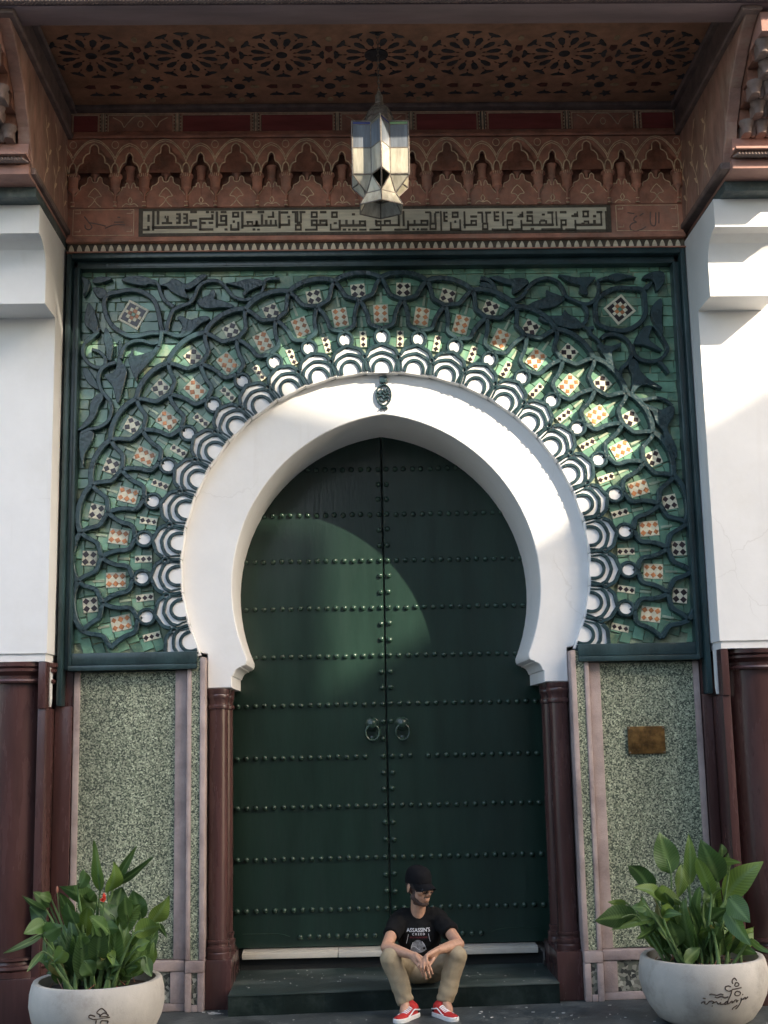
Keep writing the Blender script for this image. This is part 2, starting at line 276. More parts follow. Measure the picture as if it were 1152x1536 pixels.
class G:
    def __init__(s): s.v = []; s.f = []; s.mi = []; s.m = 0
    def add(s, vs, fs):
        o = len(s.v); s.v += [tuple(v) for v in vs]; s.f += [tuple(i+o for i in f) for f in fs]; s.mi += [s.m]*len(fs); return s
    def box(s, x0, x1, y0, y1, z0, z1):
        x0, x1 = min(x0, x1), max(x0, x1); y0, y1 = min(y0, y1), max(y0, y1); z0, z1 = min(z0, z1), max(z0, z1)
        return s.add([(x, y, z) for x in (x0, x1) for y in (y0, y1) for z in (z0, z1)],
                     [(0,1,3,2), (4,6,7,5), (0,4,5,1), (2,3,7,6), (0,2,6,4), (1,5,7,3)])
    def cbox(s, x0, x1, y0, y1, z0, z1, c=0.006):
        x0, x1 = min(x0, x1), max(x0, x1); y0, y1 = min(y0, y1), max(y0, y1); z0, z1 = min(z0, z1), max(z0, z1)
        bm = bmesh.new(); bmesh.ops.create_cube(bm, size=1)
        for v in bm.verts: v.co = Vector(((x0+x1)/2+v.co.x*(x1-x0), (y0+y1)/2+v.co.y*(y1-y0), (z0+z1)/2+v.co.z*(z1-z0)))
        bmesh.ops.bevel(bm, geom=bm.edges[:], offset=c, segments=2, profile=0.6, affect='EDGES')
        bm.verts.index_update()
        s.add([v.co.copy() for v in bm.verts], [tuple(v.index for v in f.verts) for f in bm.faces]); bm.free(); return s
    def prism(s, poly, a0, a1, axis='y', ch=0.0, dome=0.0):
        """extrude a 2D outline; a0 is the visible end. ch = chamfer of that end; dome = extra raised inset."""
        def P(q, a): return (q[0], a, q[1]) if axis == 'y' else ((a, q[0], q[1]) if axis == 'x' else (q[0], q[1], a))
        sg = 1 if a1 > a0 else -1
        rings = [[P(q, a1) for q in poly]]
        if ch: rings += [[P(q, a0+sg*ch) for q in poly], [P(q, a0) for q in offset(poly, ch)]]
        else: rings += [[P(q, a0) for q in poly]]
        if dome:
            rings += [[P(q, a0-sg*dome*0.7) for q in offset(poly, dome)], [P(q, a0-sg*dome) for q in offset(poly, dome*1.8)]]
        N = len(poly); vs = []; fs = []
        for r in rings: vs += r
        for k in range(len(rings)-1):
            for i in range(N):
                j = (i+1) % N; fs.append((k*N+i, k*N+j, (k+1)*N+j, (k+1)*N+i))
        fs.append(tuple(range(N))); fs.append(tuple((len(rings)-1)*N+i for i in range(N)))
        return s.add(vs, fs)
    def ribbon(s, pts, w, yf, yb, closed=False, ch=None, wend=None):
        """flat band of width w along a 2D (x,z) path, front at yf, back at yb."""
        p = [Vector((q[0], q[1])) for q in pts]
        if closed and (p[0]-p[-1]).length < 1e-6: p = p[:-1]
        N = len(p); ch = w*0.28 if ch is None else ch
        rows = []
        for i in range(N):
            a = p[i-1] if (i > 0 or closed) else p[i]; b = p[(i+1) % N] if (i < N-1 or closed) else p[i]
            e1 = (p[i]-a); e2 = (b-p[i])
            if e1.length < 1e-9: e1 = e2
            if e2.length < 1e-9: e2 = e1
            e1.normalize(); e2.normalize(); n1 = Vector((-e1.y, e1.x)); n2 = Vector((-e2.y, e2.x)); bb = (n1+n2)
            bb = bb.normalized() if bb.length > 1e-6 else n1
            k = 1/max(0.6, bb.dot(n1)); ww = w
            if wend is not None: ww = w+(wend-w)*i/(N-1)
            h = ww/2; c = ch*ww/w
            rows.append([(p[i]+bb*k*d, y) for d, y in ((-h, yb), (-h, yf+(c if yb > yf else -c)), (-h+c, yf), (h-c, yf), (h, yf+(c if yb > yf else -c)), (h, yb))])
        vs = [(q.x, y, q.y) for r in rows for q, y in r]; fs = []
        for i in range(N if closed else N-1):
            j = (i+1) % N
            for k in range(5): fs.append((i*6+k, i*6+k+1, j*6+k+1, j*6+k))
        if not closed: fs += [tuple(range(6)), tuple((N-1)*6+k for k in range(6))]
        return s.add(vs, fs)
    def lathe(s, prof, cx=0, cy=0, seg=24, a0=0, a1=2*math.pi):
        full = abs(a1-a0-2*math.pi) < 1e-6; n = seg if full else seg+1; vs = []; fs = []
        for r, z in prof:
            for i in range(n):
                a = a0+(a1-a0)*i/seg; vs.append((cx+r*math.cos(a), cy+r*math.sin(a), z))
        for k in range(len(prof)-1):
            for i in range(seg):
                j = (i+1) % n; fs.append((k*n+i, k*n+j, (k+1)*n+j, (k+1)*n+i))
        if prof[0][0] > 1e-4: fs.append(tuple(range(n)))
        if prof[-1][0] > 1e-4: fs.append(tuple((len(prof)-1)*n+i for i in range(n)))
        return s.add(vs, fs)
    def tube(s, pts, r, seg=8, r1=None, closed=False):
        P = [Vector(p) for p in pts]; N = len(P); vs = []; fs = []; u = None
        for i in range(N):
            if closed: t = P[(i+1) % N]-P[i-1]
            else: t = P[min(i+1, N-1)]-P[max(i-1, 0)]
            t = t.normalized() if t.length > 1e-9 else Vector((0, 0, 1))
            if u is None: u = t.orthogonal().normalized()
            u = (u-t*u.dot(t)); u = u.normalized() if u.length > 1e-6 else t.orthogonal().normalized()
            w = t.cross(u); rr = r if r1 is None else r+(r1-r)*i/(N-1)
            for k in range(seg):
                a = 2*math.pi*k/seg; vs.append(P[i]+(u*math.cos(a)+w*math.sin(a))*rr)
        for i in range(N if closed else N-1):
            j = (i+1) % N
            for k in range(seg):
                q = (k+1) % seg; fs.append((i*seg+k, i*seg+q, j*seg+q, j*seg+k))
        if not closed: fs += [tuple(range(seg)), tuple((N-1)*seg+k for k in range(seg))]
        return s.add(vs, fs)
    def capsule(s, p, q, r1, r2, seg=14, flat_end=False):
        p = Vector(p); q = Vector(q); t = (q-p); L = t.length; t.normalize(); u = t.orthogonal().normalized(); w = t.cross(u)
        rows = [(-math.cos(a)*r1, math.sin(a)*r1) for a in (0.02, 0.4, 0.8, 1.2, math.pi/2)]
        if flat_end: rows += [(L*0.5, (r1+r2)/2), (L-0.006, r2), (L, r2-0.005), (L+0.001, 0.002)]
        else: rows += [(L*0.5, (r1+r2)/2)]+[(L+math.sin(a)*r2, math.cos(a)*r2) for a in (0, 0.4, 0.8, 1.2, 1.55)]
        vs = []; fs = []
        for d, r in rows:
            for k in range(seg):
                a = 2*math.pi*k/seg; vs.append(p+t*d+(u*math.cos(a)+w*math.sin(a))*max(r, 0.0004))
        for i in range(len(rows)-1):
            for k in range(seg):
                j = (k+1) % seg; fs.append((i*seg+k, i*seg+j, (i+1)*seg+j, (i+1)*seg+k))
        fs += [tuple(range(seg)), tuple((len(rows)-1)*seg+k for k in range(seg))]
        return s.add(vs, fs)
    def ellipsoid(s, c, r, mtx=None, seg=18, rings=10):
        vs = []; fs = []; c = Vector(c)
        for i in range(rings+1):
            a = math.pi*min(max(i/rings, 0.004), 0.996)
            for k in range(seg):
                b = 2*math.pi*k/seg; v = Vector((r[0]*math.sin(a)*math.cos(b), r[1]*math.sin(a)*math.sin(b), r[2]*math.cos(a)))
                vs.append(c+(mtx @ v if mtx else v))
        for i in range(rings):
            for k in range(seg):
                j = (k+1) % seg; fs.append((i*seg+k, i*seg+j, (i+1)*seg+j, (i+1)*seg+k))
        fs += [tuple(range(seg)), tuple(rings*seg+k for k in range(seg))]
        return s.add(vs, fs)
    def xf(s, mtx): s.v = [tuple(mtx @ Vector(v)) for v in s.v]; return s
    def mesh(s, name, mats, smooth=30):
        me = bpy.data.meshes.new(name); me.from_pydata(s.v, [], s.f)
        for q in (mats if isinstance(mats, (list, tuple)) else [mats]): me.materials.append(MT[q] if isinstance(q, str) else q)
        me.polygons.foreach_set('material_index', s.mi)
        bm = bmesh.new(); bm.from_mesh(me); bmesh.ops.recalc_face_normals(bm, faces=bm.faces[:]); bm.to_mesh(me); bm.free()
        if smooth:
            me.polygons.foreach_set('use_smooth', [True]*len(me.polygons)); me.set_sharp_from_angle(angle=rad(smooth))
        me.update(); return me
    def build(s, name, mats, parent=None, smooth=30, loc=None, rot=None): return link(name, s.mesh(name, mats, smooth), parent, loc, rot)
def copy_tree(o, parent=None):
    c = o.copy(); COL.objects.link(c)
    if parent: c.parent = parent
    for ch in [x for x in KIDS.get(o.name, [])]: copy_tree(ch, c)
    return c
KIDS = {}
def remesh(name, g, voxel, smooth_it, m, parent=None):
    """union of closed shapes -> one continuous surface."""
    o = g.build(name, m, None, smooth=0)
    md = o.modifiers.new('r', 'REMESH'); md.mode = 'VOXEL'; md.voxel_size = voxel; md.use_smooth_shade = True
    if smooth_it: ms = o.modifiers.new('s', 'SMOOTH'); ms.iterations = smooth_it; ms.factor = 0.5
    dg = bpy.context.evaluated_depsgraph_get(); ev = o.evaluated_get(dg)
    me = bpy.data.meshes.new_from_object(ev, depsgraph=dg); old = o.data
    o.modifiers.clear(); o.data = me; bpy.data.meshes.remove(old)
    if not me.materials: me.materials.append(MT[m])
    me.polygons.foreach_set('use_smooth', [True]*len(me.polygons))
    return par(o, parent)

MT['leaf_yellow'] = leaf_mat('yellowed_leaf', (0.22, 0.20, 0.05), (0.26, 0.26, 0.10))
MT['grit'] = mat('pale_grit', (0.55, 0.54, 0.50), 0.8, 0.2, 40)
MT['lip'] = mat('lip', (0.25, 0.10, 0.08), 0.5, 0.1, 60)
VINES= [[(-2.052, 5.139), (-1.98, 5.157), (-1.907, 5.171), (-1.834, 5.168), (-1.761, 5.136), (-1.705, 5.082), (-1.677, 5.005), (-1.663, 4.929), (-1.653, 4.843), (-1.739, 4.833), (-1.865, 4.808), (-1.975, 4.857), (-2.04, 4.924), (-2.073, 5.01), (-2.081, 5.086), (-2.052, 5.139)], [(-1.652, 4.85), (-1.615, 4.841), (-1.599, 4.918), (-1.567, 5.004), (-1.51, 5.038), (-1.444, 5.063), (-1.411, 5.106), (-1.378, 5.184), (-1.329, 5.227), (-1.254, 5.239), (-1.204, 5.221), (-1.155, 5.164), (-1.113, 5.112), (-1.047, 5.085), (-0.972, 5.093), (-0.906, 5.135), (-0.881, 5.196), (-0.876, 5.231), (-0.839, 5.248), (-0.764, 5.247)], [(-1.559, 5.034), (-1.625, 5.083), (-1.659, 5.144), (-1.672, 5.196), (-1.693, 5.227), (-1.718, 5.24)], [(-1.652, 4.85), (-1.598, 4.83), (-1.532, 4.806), (-1.483, 4.822)], [(-2.117, 4.878), (-2.152, 4.824), (-2.199, 4.787), (-2.228, 4.733), (-2.23, 4.672), (-2.192, 4.611), (-2.14, 4.576), (-2.089, 4.572), (-2.064, 4.598), (-2.069, 4.647), (-2.113, 4.692), (-2.165, 4.71)], [(-1.988, 4.608), (-2.053, 4.586), (-2.096, 4.549), (-2.113, 4.488), (-2.094, 4.405), (-2.056, 4.352), (-2.019, 4.298), (-2.014, 4.223), (-2.038, 4.156), (-2.103, 4.112), (-2.175, 4.098), (-2.232, 4.069)], [(-1.952, 4.638), (-1.938, 4.692), (-1.909, 4.741), (-1.851, 4.769), (-1.785, 4.77), (-1.719, 4.75), (-1.668, 4.757)], [(-1.65, 4.841), (-1.653, 4.788), (-1.667, 4.726)], [(-2.12, 4.849), (-2.164, 4.802), (-2.209, 4.76)], [(1.634, 5.045), (1.692, 5.102), (1.787, 5.145), (1.899, 5.143), (1.992, 5.128), (2.005, 5.04), (1.999, 4.925), (1.93, 4.849), (1.835, 4.811), (1.734, 4.822), (1.643, 4.862), (1.624, 4.948), (1.634, 5.045)], [(0.757, 5.235), (0.815, 5.221), (0.855, 5.177), (0.878, 5.116), (0.927, 5.071), (0.993, 5.053), (1.061, 5.079), (1.106, 5.139), (1.15, 5.191), (1.21, 5.221), (1.278, 5.23), (1.344, 5.202), (1.383, 5.145), (1.406, 5.083), (1.463, 5.052), (1.529, 5.025), (1.588, 5.029), (1.641, 5.081), (1.661, 5.151), (1.655, 5.203), (1.724, 5.229)], [(1.529, 5.025), (1.559, 4.959), (1.548, 4.89), (1.521, 4.856), (1.553, 4.829), (1.604, 4.837)], [(1.562, 4.829), (1.584, 4.777), (1.624, 4.742), (1.663, 4.681)], [(1.658, 4.748), (1.697, 4.778), (1.765, 4.781), (1.831, 4.753), (1.873, 4.699), (1.884, 4.629), (1.85, 4.56), (1.803, 4.515), (1.786, 4.461), (1.797, 4.392), (1.838, 4.331), (1.888, 4.284), (1.946, 4.268), (2.044, 4.282), (2.11, 4.266), (2.166, 4.22)], [(1.888, 4.699), (1.899, 4.629), (1.941, 4.582), (2.015, 4.564), (2.083, 4.573), (2.13, 4.611), (2.155, 4.657), (2.143, 4.703), (2.102, 4.781), (2.061, 4.844)], [(2.082, 4.565), (2.124, 4.518), (2.152, 4.472)]]
LEAFRELIEFS= [[(-2.255, 5.28), (-2.191, 5.246), (-2.194, 5.183), (-2.23, 5.126), (-2.244, 5.155), (-2.236, 5.213)], [(-2.173, 5.241), (-2.146, 5.274), (-2.082, 5.278), (-2.023, 5.263), (-2.081, 5.235), (-2.145, 5.226)], [(-2.167, 5.193), (-2.09, 5.187), (-2.062, 5.144), (-2.106, 5.101), (-2.153, 5.145)], [(-1.954, 5.248), (-1.909, 5.277), (-1.799, 5.28), (-1.735, 5.26), (-1.679, 5.216), (-1.698, 5.207), (-1.743, 5.215), (-1.789, 5.203), (-1.871, 5.218)], [(-1.668, 5.205), (-1.61, 5.226), (-1.573, 5.256), (-1.528, 5.247), (-1.478, 5.216), (-1.428, 5.237), (-1.354, 5.288), (-1.312, 5.279), (-1.37, 5.219), (-1.444, 5.172), (-1.477, 5.168), (-1.452, 5.115), (-1.469, 5.102), (-1.527, 5.125), (-1.585, 5.16), (-1.618, 5.195)], [(-1.378, 5.088), (-1.328, 5.114), (-1.295, 5.131), (-1.279, 5.166), (-1.254, 5.161), (-1.246, 5.122), (-1.254, 5.096), (-1.188, 5.078), (-1.113, 5.042), (-1.121, 5.021), (-1.204, 5.026), (-1.303, 5.018), (-1.361, 5.036), (-1.386, 5.063)], [(-1.534, 4.952), (-1.501, 4.964), (-1.459, 4.942), (-1.426, 4.933), (-1.361, 4.958), (-1.303, 4.958), (-1.295, 4.932), (-1.36, 4.898), (-1.401, 4.856), (-1.45, 4.813), (-1.516, 4.792), (-1.59, 4.815), (-1.582, 4.84), (-1.524, 4.823), (-1.5, 4.857), (-1.5, 4.9)], [(-1.171, 5.217), (-1.088, 5.229), (-1.013, 5.25), (-0.939, 5.249), (-0.889, 5.231), (-0.889, 5.2), (-0.956, 5.171), (-1.005, 5.145), (-1.03, 5.115), (-1.047, 5.137), (-1.03, 5.163), (-1.072, 5.189)], [(-2.197, 5.073), (-2.218, 4.993), (-2.221, 4.907), (-2.174, 4.859), (-2.138, 4.83), (-2.121, 4.896), (-2.14, 4.982), (-2.159, 5.03)], [(-2.066, 4.881), (-2.079, 4.823), (-2.078, 4.77), (-2.063, 4.716), (-2.054, 4.64), (-2.024, 4.624), (-2.011, 4.692), (-2.009, 4.761), (-2.028, 4.823)], [(-1.968, 4.776), (-1.974, 4.661), (-1.994, 4.54), (-2.066, 4.518), (-2.059, 4.488), (-2.006, 4.419), (-1.979, 4.313), (-1.961, 4.294), (-1.947, 4.328), (-1.926, 4.418), (-1.906, 4.508), (-1.907, 4.569), (-1.952, 4.638), (-1.939, 4.745)], [(-1.861, 4.717), (-1.85, 4.66), (-1.777, 4.674), (-1.718, 4.697), (-1.668, 4.757), (-1.653, 4.734), (-1.703, 4.65), (-1.775, 4.56), (-1.818, 4.507), (-1.829, 4.462), (-1.843, 4.474), (-1.877, 4.561), (-1.893, 4.63)], [(-2.231, 4.566), (-2.212, 4.49), (-2.174, 4.436), (-2.115, 4.398), (-2.094, 4.405), (-2.131, 4.466), (-2.169, 4.535), (-2.199, 4.565)], [(-2.086, 4.382), (-2.143, 4.345), (-2.171, 4.285), (-2.177, 4.21), (-2.208, 4.158), (-2.244, 4.114), (-2.261, 4.09), (-2.234, 4.093), (-2.163, 4.143), (-2.123, 4.21), (-2.106, 4.269), (-2.074, 4.329)], [(-2.239, 4.077), (-2.245, 3.987), (-2.235, 3.891), (-2.212, 3.822), (-2.2, 3.912), (-2.151, 4.001), (-2.138, 4.068), (-2.16, 4.09), (-2.204, 4.098)], [(0.824, 5.243), (0.9, 5.251), (0.975, 5.228), (1.051, 5.236), (1.109, 5.223), (1.125, 5.192), (1.09, 5.166), (1.047, 5.131), (1.012, 5.11), (0.996, 5.132), (0.994, 5.176), (0.94, 5.189), (0.882, 5.212)], [(1.355, 5.259), (1.422, 5.25), (1.497, 5.236), (1.632, 5.239), (1.626, 5.213), (1.596, 5.187), (1.568, 5.143), (1.574, 5.099), (1.532, 5.1), (1.508, 5.126), (1.515, 5.17), (1.461, 5.184), (1.403, 5.215)], [(1.0, 5.001), (1.084, 5.008), (1.152, 5.043), (1.22, 5.068), (1.255, 5.085), (1.257, 5.138), (1.29, 5.12), (1.339, 5.102), (1.397, 5.07), (1.361, 5.032), (1.293, 4.997), (1.167, 4.981), (1.066, 4.978)], [(1.189, 4.912), (1.215, 4.933), (1.315, 4.932), (1.366, 4.936), (1.388, 4.979), (1.416, 4.944), (1.473, 4.913), (1.513, 4.864), (1.529, 4.838), (1.453, 4.826), (1.386, 4.835), (1.312, 4.858), (1.229, 4.881)], [(1.679, 5.209), (1.775, 5.261), (1.84, 5.261), (1.95, 5.23), (1.866, 5.221), (1.79, 5.198), (1.735, 5.213)], [(1.997, 5.235), (2.074, 5.273), (2.158, 5.272), (2.163, 5.194), (2.103, 5.117), (2.087, 5.175), (2.062, 5.214), (2.015, 5.215)], [(1.993, 5.147), (2.061, 5.195), (2.069, 5.176), (2.029, 5.127)], [(2.128, 5.063), (2.059, 5.001), (2.049, 4.915), (2.086, 4.828), (2.13, 4.779), (2.127, 4.885), (2.137, 4.991)], [(1.977, 4.829), (1.912, 4.737), (1.91, 4.698), (1.985, 4.69), (2.094, 4.642), (2.11, 4.657), (2.053, 4.704), (2.018, 4.743), (2.036, 4.797), (2.046, 4.844)], [(1.626, 4.699), (1.727, 4.688), (1.802, 4.711), (1.791, 4.673), (1.734, 4.641), (1.739, 4.564), (1.754, 4.498), (1.699, 4.499), (1.676, 4.594)], [(1.858, 4.568), (1.889, 4.59), (1.925, 4.559), (1.937, 4.498), (2.0, 4.428), (2.093, 4.365), (2.077, 4.35), (1.982, 4.382), (1.922, 4.368), (1.874, 4.315), (1.852, 4.315), (1.871, 4.384), (1.875, 4.46), (1.855, 4.514)], [(1.9, 4.238), (1.967, 4.237), (2.039, 4.206), (2.083, 4.19), (2.144, 4.22), (2.18, 4.204), (2.169, 4.136), (2.12, 4.053), (2.145, 3.985), (2.177, 3.902), (2.18, 3.827), (2.157, 3.812), (2.124, 3.872), (2.083, 3.941), (2.088, 4.016), (2.033, 4.092), (2.008, 4.176), (1.943, 4.207)], [(0.756, 5.2), (0.806, 5.2), (0.855, 5.16), (0.804, 5.134), (0.753, 5.134)]]
MEDALLIONS= [[(-1.898, 5.114), (-1.741, 5.026), (-1.84, 4.865), (-1.996, 4.962)], [(1.836, 5.116), (1.948, 4.974), (1.803, 4.87), (1.689, 5.006)]]
KUFIC= [(-1.791, 5.729, -1.739, 5.745), (-1.791, 5.62, -1.773, 5.745), (-1.756, 5.69, -1.739, 5.745), (-1.79, 5.688, -1.739, 5.704), (-1.789, 5.62, -1.738, 5.633), (-1.756, 5.62, -1.738, 5.655), (-1.721, 5.619, -1.703, 5.773), (-1.686, 5.667, -1.666, 5.773), (-1.72, 5.632, -1.382, 5.653), (-1.648, 5.669, -1.569, 5.685), (-1.616, 5.68, -1.596, 5.715), (-1.627, 5.715, -1.615, 5.735), (-1.607, 5.715, -1.596, 5.734), (-1.522, 5.67, -1.505, 5.754), (-1.54, 5.741, -1.522, 5.754), (-1.54, 5.708, -1.522, 5.723), (-1.54, 5.67, -1.522, 5.688), (-1.467, 5.67, -1.45, 5.753), (-1.487, 5.74, -1.467, 5.754), (-1.486, 5.708, -1.467, 5.723), (-1.486, 5.67, -1.467, 5.687), (-1.434, 5.755, -1.383, 5.773), (-1.441, 5.686, -1.382, 5.703), (-1.436, 5.647, -1.419, 5.691), (-1.366, 5.7, -1.258, 5.717), (-1.275, 5.703, -1.258, 5.743), (-1.366, 5.616, -1.349, 5.717), (-1.366, 5.615, -1.259, 5.632), (-1.353, 5.668, -1.316, 5.684), (-1.295, 5.668, -1.26, 5.684), (-1.316, 5.754, -1.291, 5.77), (-1.279, 5.754, -1.254, 5.769), (-1.242, 5.637, -1.223, 5.766), (-1.241, 5.651, -1.154, 5.668), (-1.208, 5.724, -1.154, 5.738), (-1.208, 5.685, -1.193, 5.738), (-1.171, 5.654, -1.154, 5.737), (-1.208, 5.684, -1.154, 5.698), (-1.204, 5.753, -1.16, 5.769), (-1.175, 5.614, -1.152, 5.63), (-1.117, 5.75, -1.065, 5.763), (-1.117, 5.717, -1.102, 5.763), (-1.079, 5.717, -1.065, 5.763), (-1.117, 5.717, -1.065, 5.73), (-1.113, 5.675, -1.096, 5.693), (-1.133, 5.614, -1.118, 5.662), (-1.133, 5.613, -1.063, 5.63), (-1.079, 5.613, -1.063, 5.682), (-1.049, 5.629, -1.031, 5.763), (-1.049, 5.642, -0.909, 5.657), (-1.013, 5.751, -0.965, 5.767), (-1.009, 5.674, -0.959, 5.687), (-1.005, 5.656, -0.992, 5.687), (-0.971, 5.656, -0.959, 5.687), (-0.942, 5.656, -0.922, 5.687), (-0.963, 5.612, -0.942, 5.628), (-0.926, 5.75, -0.874, 5.768), (-0.958, 5.643, -0.777, 5.658), (-0.901, 5.657, -0.883, 5.739), (-0.941, 5.657, -0.925, 5.691), (-0.87, 5.657, -0.85, 5.695), (-0.833, 5.656, -0.817, 5.694), (-0.796, 5.656, -0.781, 5.694), (-0.849, 5.712, -0.8, 5.726), (-0.816, 5.712, -0.8, 5.761), (-0.929, 5.612, -0.908, 5.625), (-0.768, 5.628, -0.75, 5.765), (-0.749, 5.746, -0.693, 5.762), (-0.768, 5.646, -0.679, 5.663), (-0.696, 5.653, -0.679, 5.698), (-0.7, 5.712, -0.679, 5.726), (-0.666, 5.748, -0.616, 5.764), (-0.608, 5.748, -0.562, 5.763), (-0.645, 5.671, -0.629, 5.748), (-0.628, 5.653, -0.617, 5.754), (-0.604, 5.67, -0.59, 5.748), (-0.629, 5.657, -0.6, 5.679), (-0.643, 5.644, -0.592, 5.657), (-0.643, 5.611, -0.63, 5.657), (-0.604, 5.61, -0.592, 5.657), (-0.644, 5.609, -0.592, 5.622), (-0.522, 5.746, -0.47, 5.76), (-0.522, 5.709, -0.508, 5.76), (-0.484, 5.709, -0.47, 5.759), (-0.523, 5.709, -0.47, 5.722), (-0.452, 5.745, -0.403, 5.762), (-0.523, 5.68, -0.471, 5.694), (-0.523, 5.661, -0.508, 5.694), (-0.485, 5.612, -0.472, 5.694), (-0.523, 5.642, -0.396, 5.661), (-0.567, 5.607, -0.472, 5.621), (-0.458, 5.677, -0.4, 5.694), (-0.458, 5.656, -0.444, 5.694), (-0.412, 5.642, -0.396, 5.693), (-0.367, 5.743, -0.317, 5.758), (-0.367, 5.708, -0.354, 5.758), (-0.332, 5.707, -0.318, 5.758), (-0.368, 5.707, -0.318, 5.721), (-0.211, 5.726, -0.186, 5.742), (-0.312, 5.61, -0.295, 5.69), (-0.313, 5.636, -0.104, 5.654), (-0.262, 5.649, -0.243, 5.689), (-0.208, 5.649, -0.192, 5.689), (-0.158, 5.67, -0.104, 5.684), (-0.158, 5.648, -0.142, 5.684), (-0.12, 5.636, -0.104, 5.683), (-0.35, 5.657, -0.325, 5.672), (-0.379, 5.606, -0.366, 5.659), (-0.38, 5.606, -0.295, 5.62), (-0.282, 5.605, -0.255, 5.619), (-0.241, 5.605, -0.222, 5.618), (-0.209, 5.604, -0.172, 5.618), (-0.157, 5.604, -0.101, 5.617), (-0.08, 5.603, 0.001, 5.617), (-0.037, 5.647, -0.021, 5.687), (-0.049, 5.603, 0.013, 5.616), (0.002, 5.603, 0.013, 5.682), (-0.031, 5.669, 0.014, 5.682), (-0.031, 5.638, -0.017, 5.682), (-0.032, 5.637, 0.152, 5.652), (0.031, 5.671, 0.085, 5.686), (0.031, 5.646, 0.045, 5.686), (0.073, 5.646, 0.085, 5.686), (0.137, 5.637, 0.152, 5.725), (0.173, 5.636, 0.189, 5.756), (0.109, 5.601, 0.222, 5.615), (0.207, 5.601, 0.222, 5.68), (0.206, 5.636, 0.369, 5.654), (0.257, 5.649, 0.273, 5.684), (0.31, 5.67, 0.37, 5.684), (0.31, 5.644, 0.323, 5.684), (0.356, 5.643, 0.369, 5.683), (0.247, 5.602, 0.266, 5.616), (0.281, 5.602, 0.297, 5.616), (0.31, 5.601, 0.362, 5.616), (0.347, 5.739, 0.389, 5.752), (0.38, 5.656, 0.395, 5.745), (0.414, 5.66, 0.43, 5.736), (0.422, 5.738, 0.456, 5.751), (0.378, 5.647, 0.432, 5.661), (0.378, 5.608, 0.389, 5.648), (0.42, 5.607, 0.431, 5.647), (0.377, 5.603, 0.431, 5.617), (0.46, 5.598, 0.473, 5.753), (0.485, 5.669, 0.5, 5.748), (0.502, 5.735, 0.518, 5.748), (0.501, 5.702, 0.518, 5.715), (0.488, 5.667, 0.517, 5.682), (0.55, 5.734, 0.602, 5.748), (0.55, 5.702, 0.562, 5.748), (0.589, 5.701, 0.601, 5.748), (0.549, 5.699, 0.601, 5.714), (0.567, 5.659, 0.583, 5.677), (0.533, 5.597, 0.546, 5.664), (0.532, 5.597, 0.619, 5.613), (0.605, 5.597, 0.618, 5.685), (0.639, 5.614, 0.653, 5.749), (0.636, 5.633, 0.739, 5.648), (0.691, 5.666, 0.74, 5.68), (0.691, 5.636, 0.704, 5.68), (0.727, 5.635, 0.739, 5.68), (0.69, 5.7, 0.742, 5.716), (0.746, 5.732, 0.787, 5.746), (0.775, 5.657, 0.789, 5.737), (0.804, 5.732, 0.85, 5.746), (0.807, 5.657, 0.821, 5.737), (0.78, 5.643, 0.826, 5.657), (0.778, 5.604, 0.79, 5.644), (0.814, 5.604, 0.825, 5.643), (0.777, 5.599, 0.825, 5.613), (0.85, 5.596, 0.864, 5.61), (0.869, 5.669, 0.883, 5.747), (0.886, 5.734, 0.912, 5.747), (0.884, 5.7, 0.911, 5.714), (0.875, 5.669, 0.91, 5.683), (0.864, 5.593, 0.981, 5.608), (0.966, 5.602, 0.977, 5.682), (0.966, 5.668, 1.017, 5.682), (1.005, 5.633, 1.016, 5.682), (0.964, 5.633, 1.016, 5.646), (0.932, 5.631, 0.947, 5.746), (0.97, 5.73, 1.015, 5.744), (1.051, 5.698, 1.094, 5.712), (1.083, 5.698, 1.096, 5.743), (1.066, 5.709, 1.084, 5.725), (1.121, 5.729, 1.169, 5.747), (1.12, 5.702, 1.168, 5.716), (1.12, 5.664, 1.133, 5.716), (1.158, 5.631, 1.169, 5.716), (1.118, 5.662, 1.168, 5.676), (1.072, 5.597, 1.086, 5.676), (0.998, 5.594, 1.086, 5.609), (1.071, 5.627, 1.327, 5.645), (1.148, 5.595, 1.174, 5.611), (1.215, 5.64, 1.226, 5.666), (1.224, 5.663, 1.261, 5.678), (1.261, 5.639, 1.275, 5.672), (1.238, 5.712, 1.261, 5.726), (1.281, 5.727, 1.327, 5.743), (1.311, 5.63, 1.323, 5.743), (1.342, 5.627, 1.354, 5.742), (1.376, 5.728, 1.426, 5.745), (1.378, 5.664, 1.425, 5.678), (1.378, 5.629, 1.39, 5.678), (1.413, 5.629, 1.424, 5.678), (1.376, 5.629, 1.424, 5.643), (1.376, 5.598, 1.391, 5.629), (1.229, 5.592, 1.393, 5.607), (1.464, 5.697, 1.515, 5.713), (1.505, 5.697, 1.515, 5.741), (1.483, 5.711, 1.507, 5.726), (1.485, 5.593, 1.498, 5.673), (1.412, 5.591, 1.498, 5.605), (1.483, 5.624, 1.697, 5.642), (1.55, 5.734, 1.6, 5.747), (1.55, 5.694, 1.562, 5.747), (1.585, 5.694, 1.598, 5.747), (1.548, 5.694, 1.598, 5.707), (1.538, 5.636, 1.563, 5.65), (1.556, 5.654, 1.598, 5.667), (1.586, 5.636, 1.598, 5.667), (1.63, 5.693, 1.652, 5.711), (1.628, 5.635, 1.649, 5.671), (1.657, 5.726, 1.702, 5.742), (1.685, 5.626, 1.697, 5.742), (1.722, 5.59, 1.734, 5.741)]
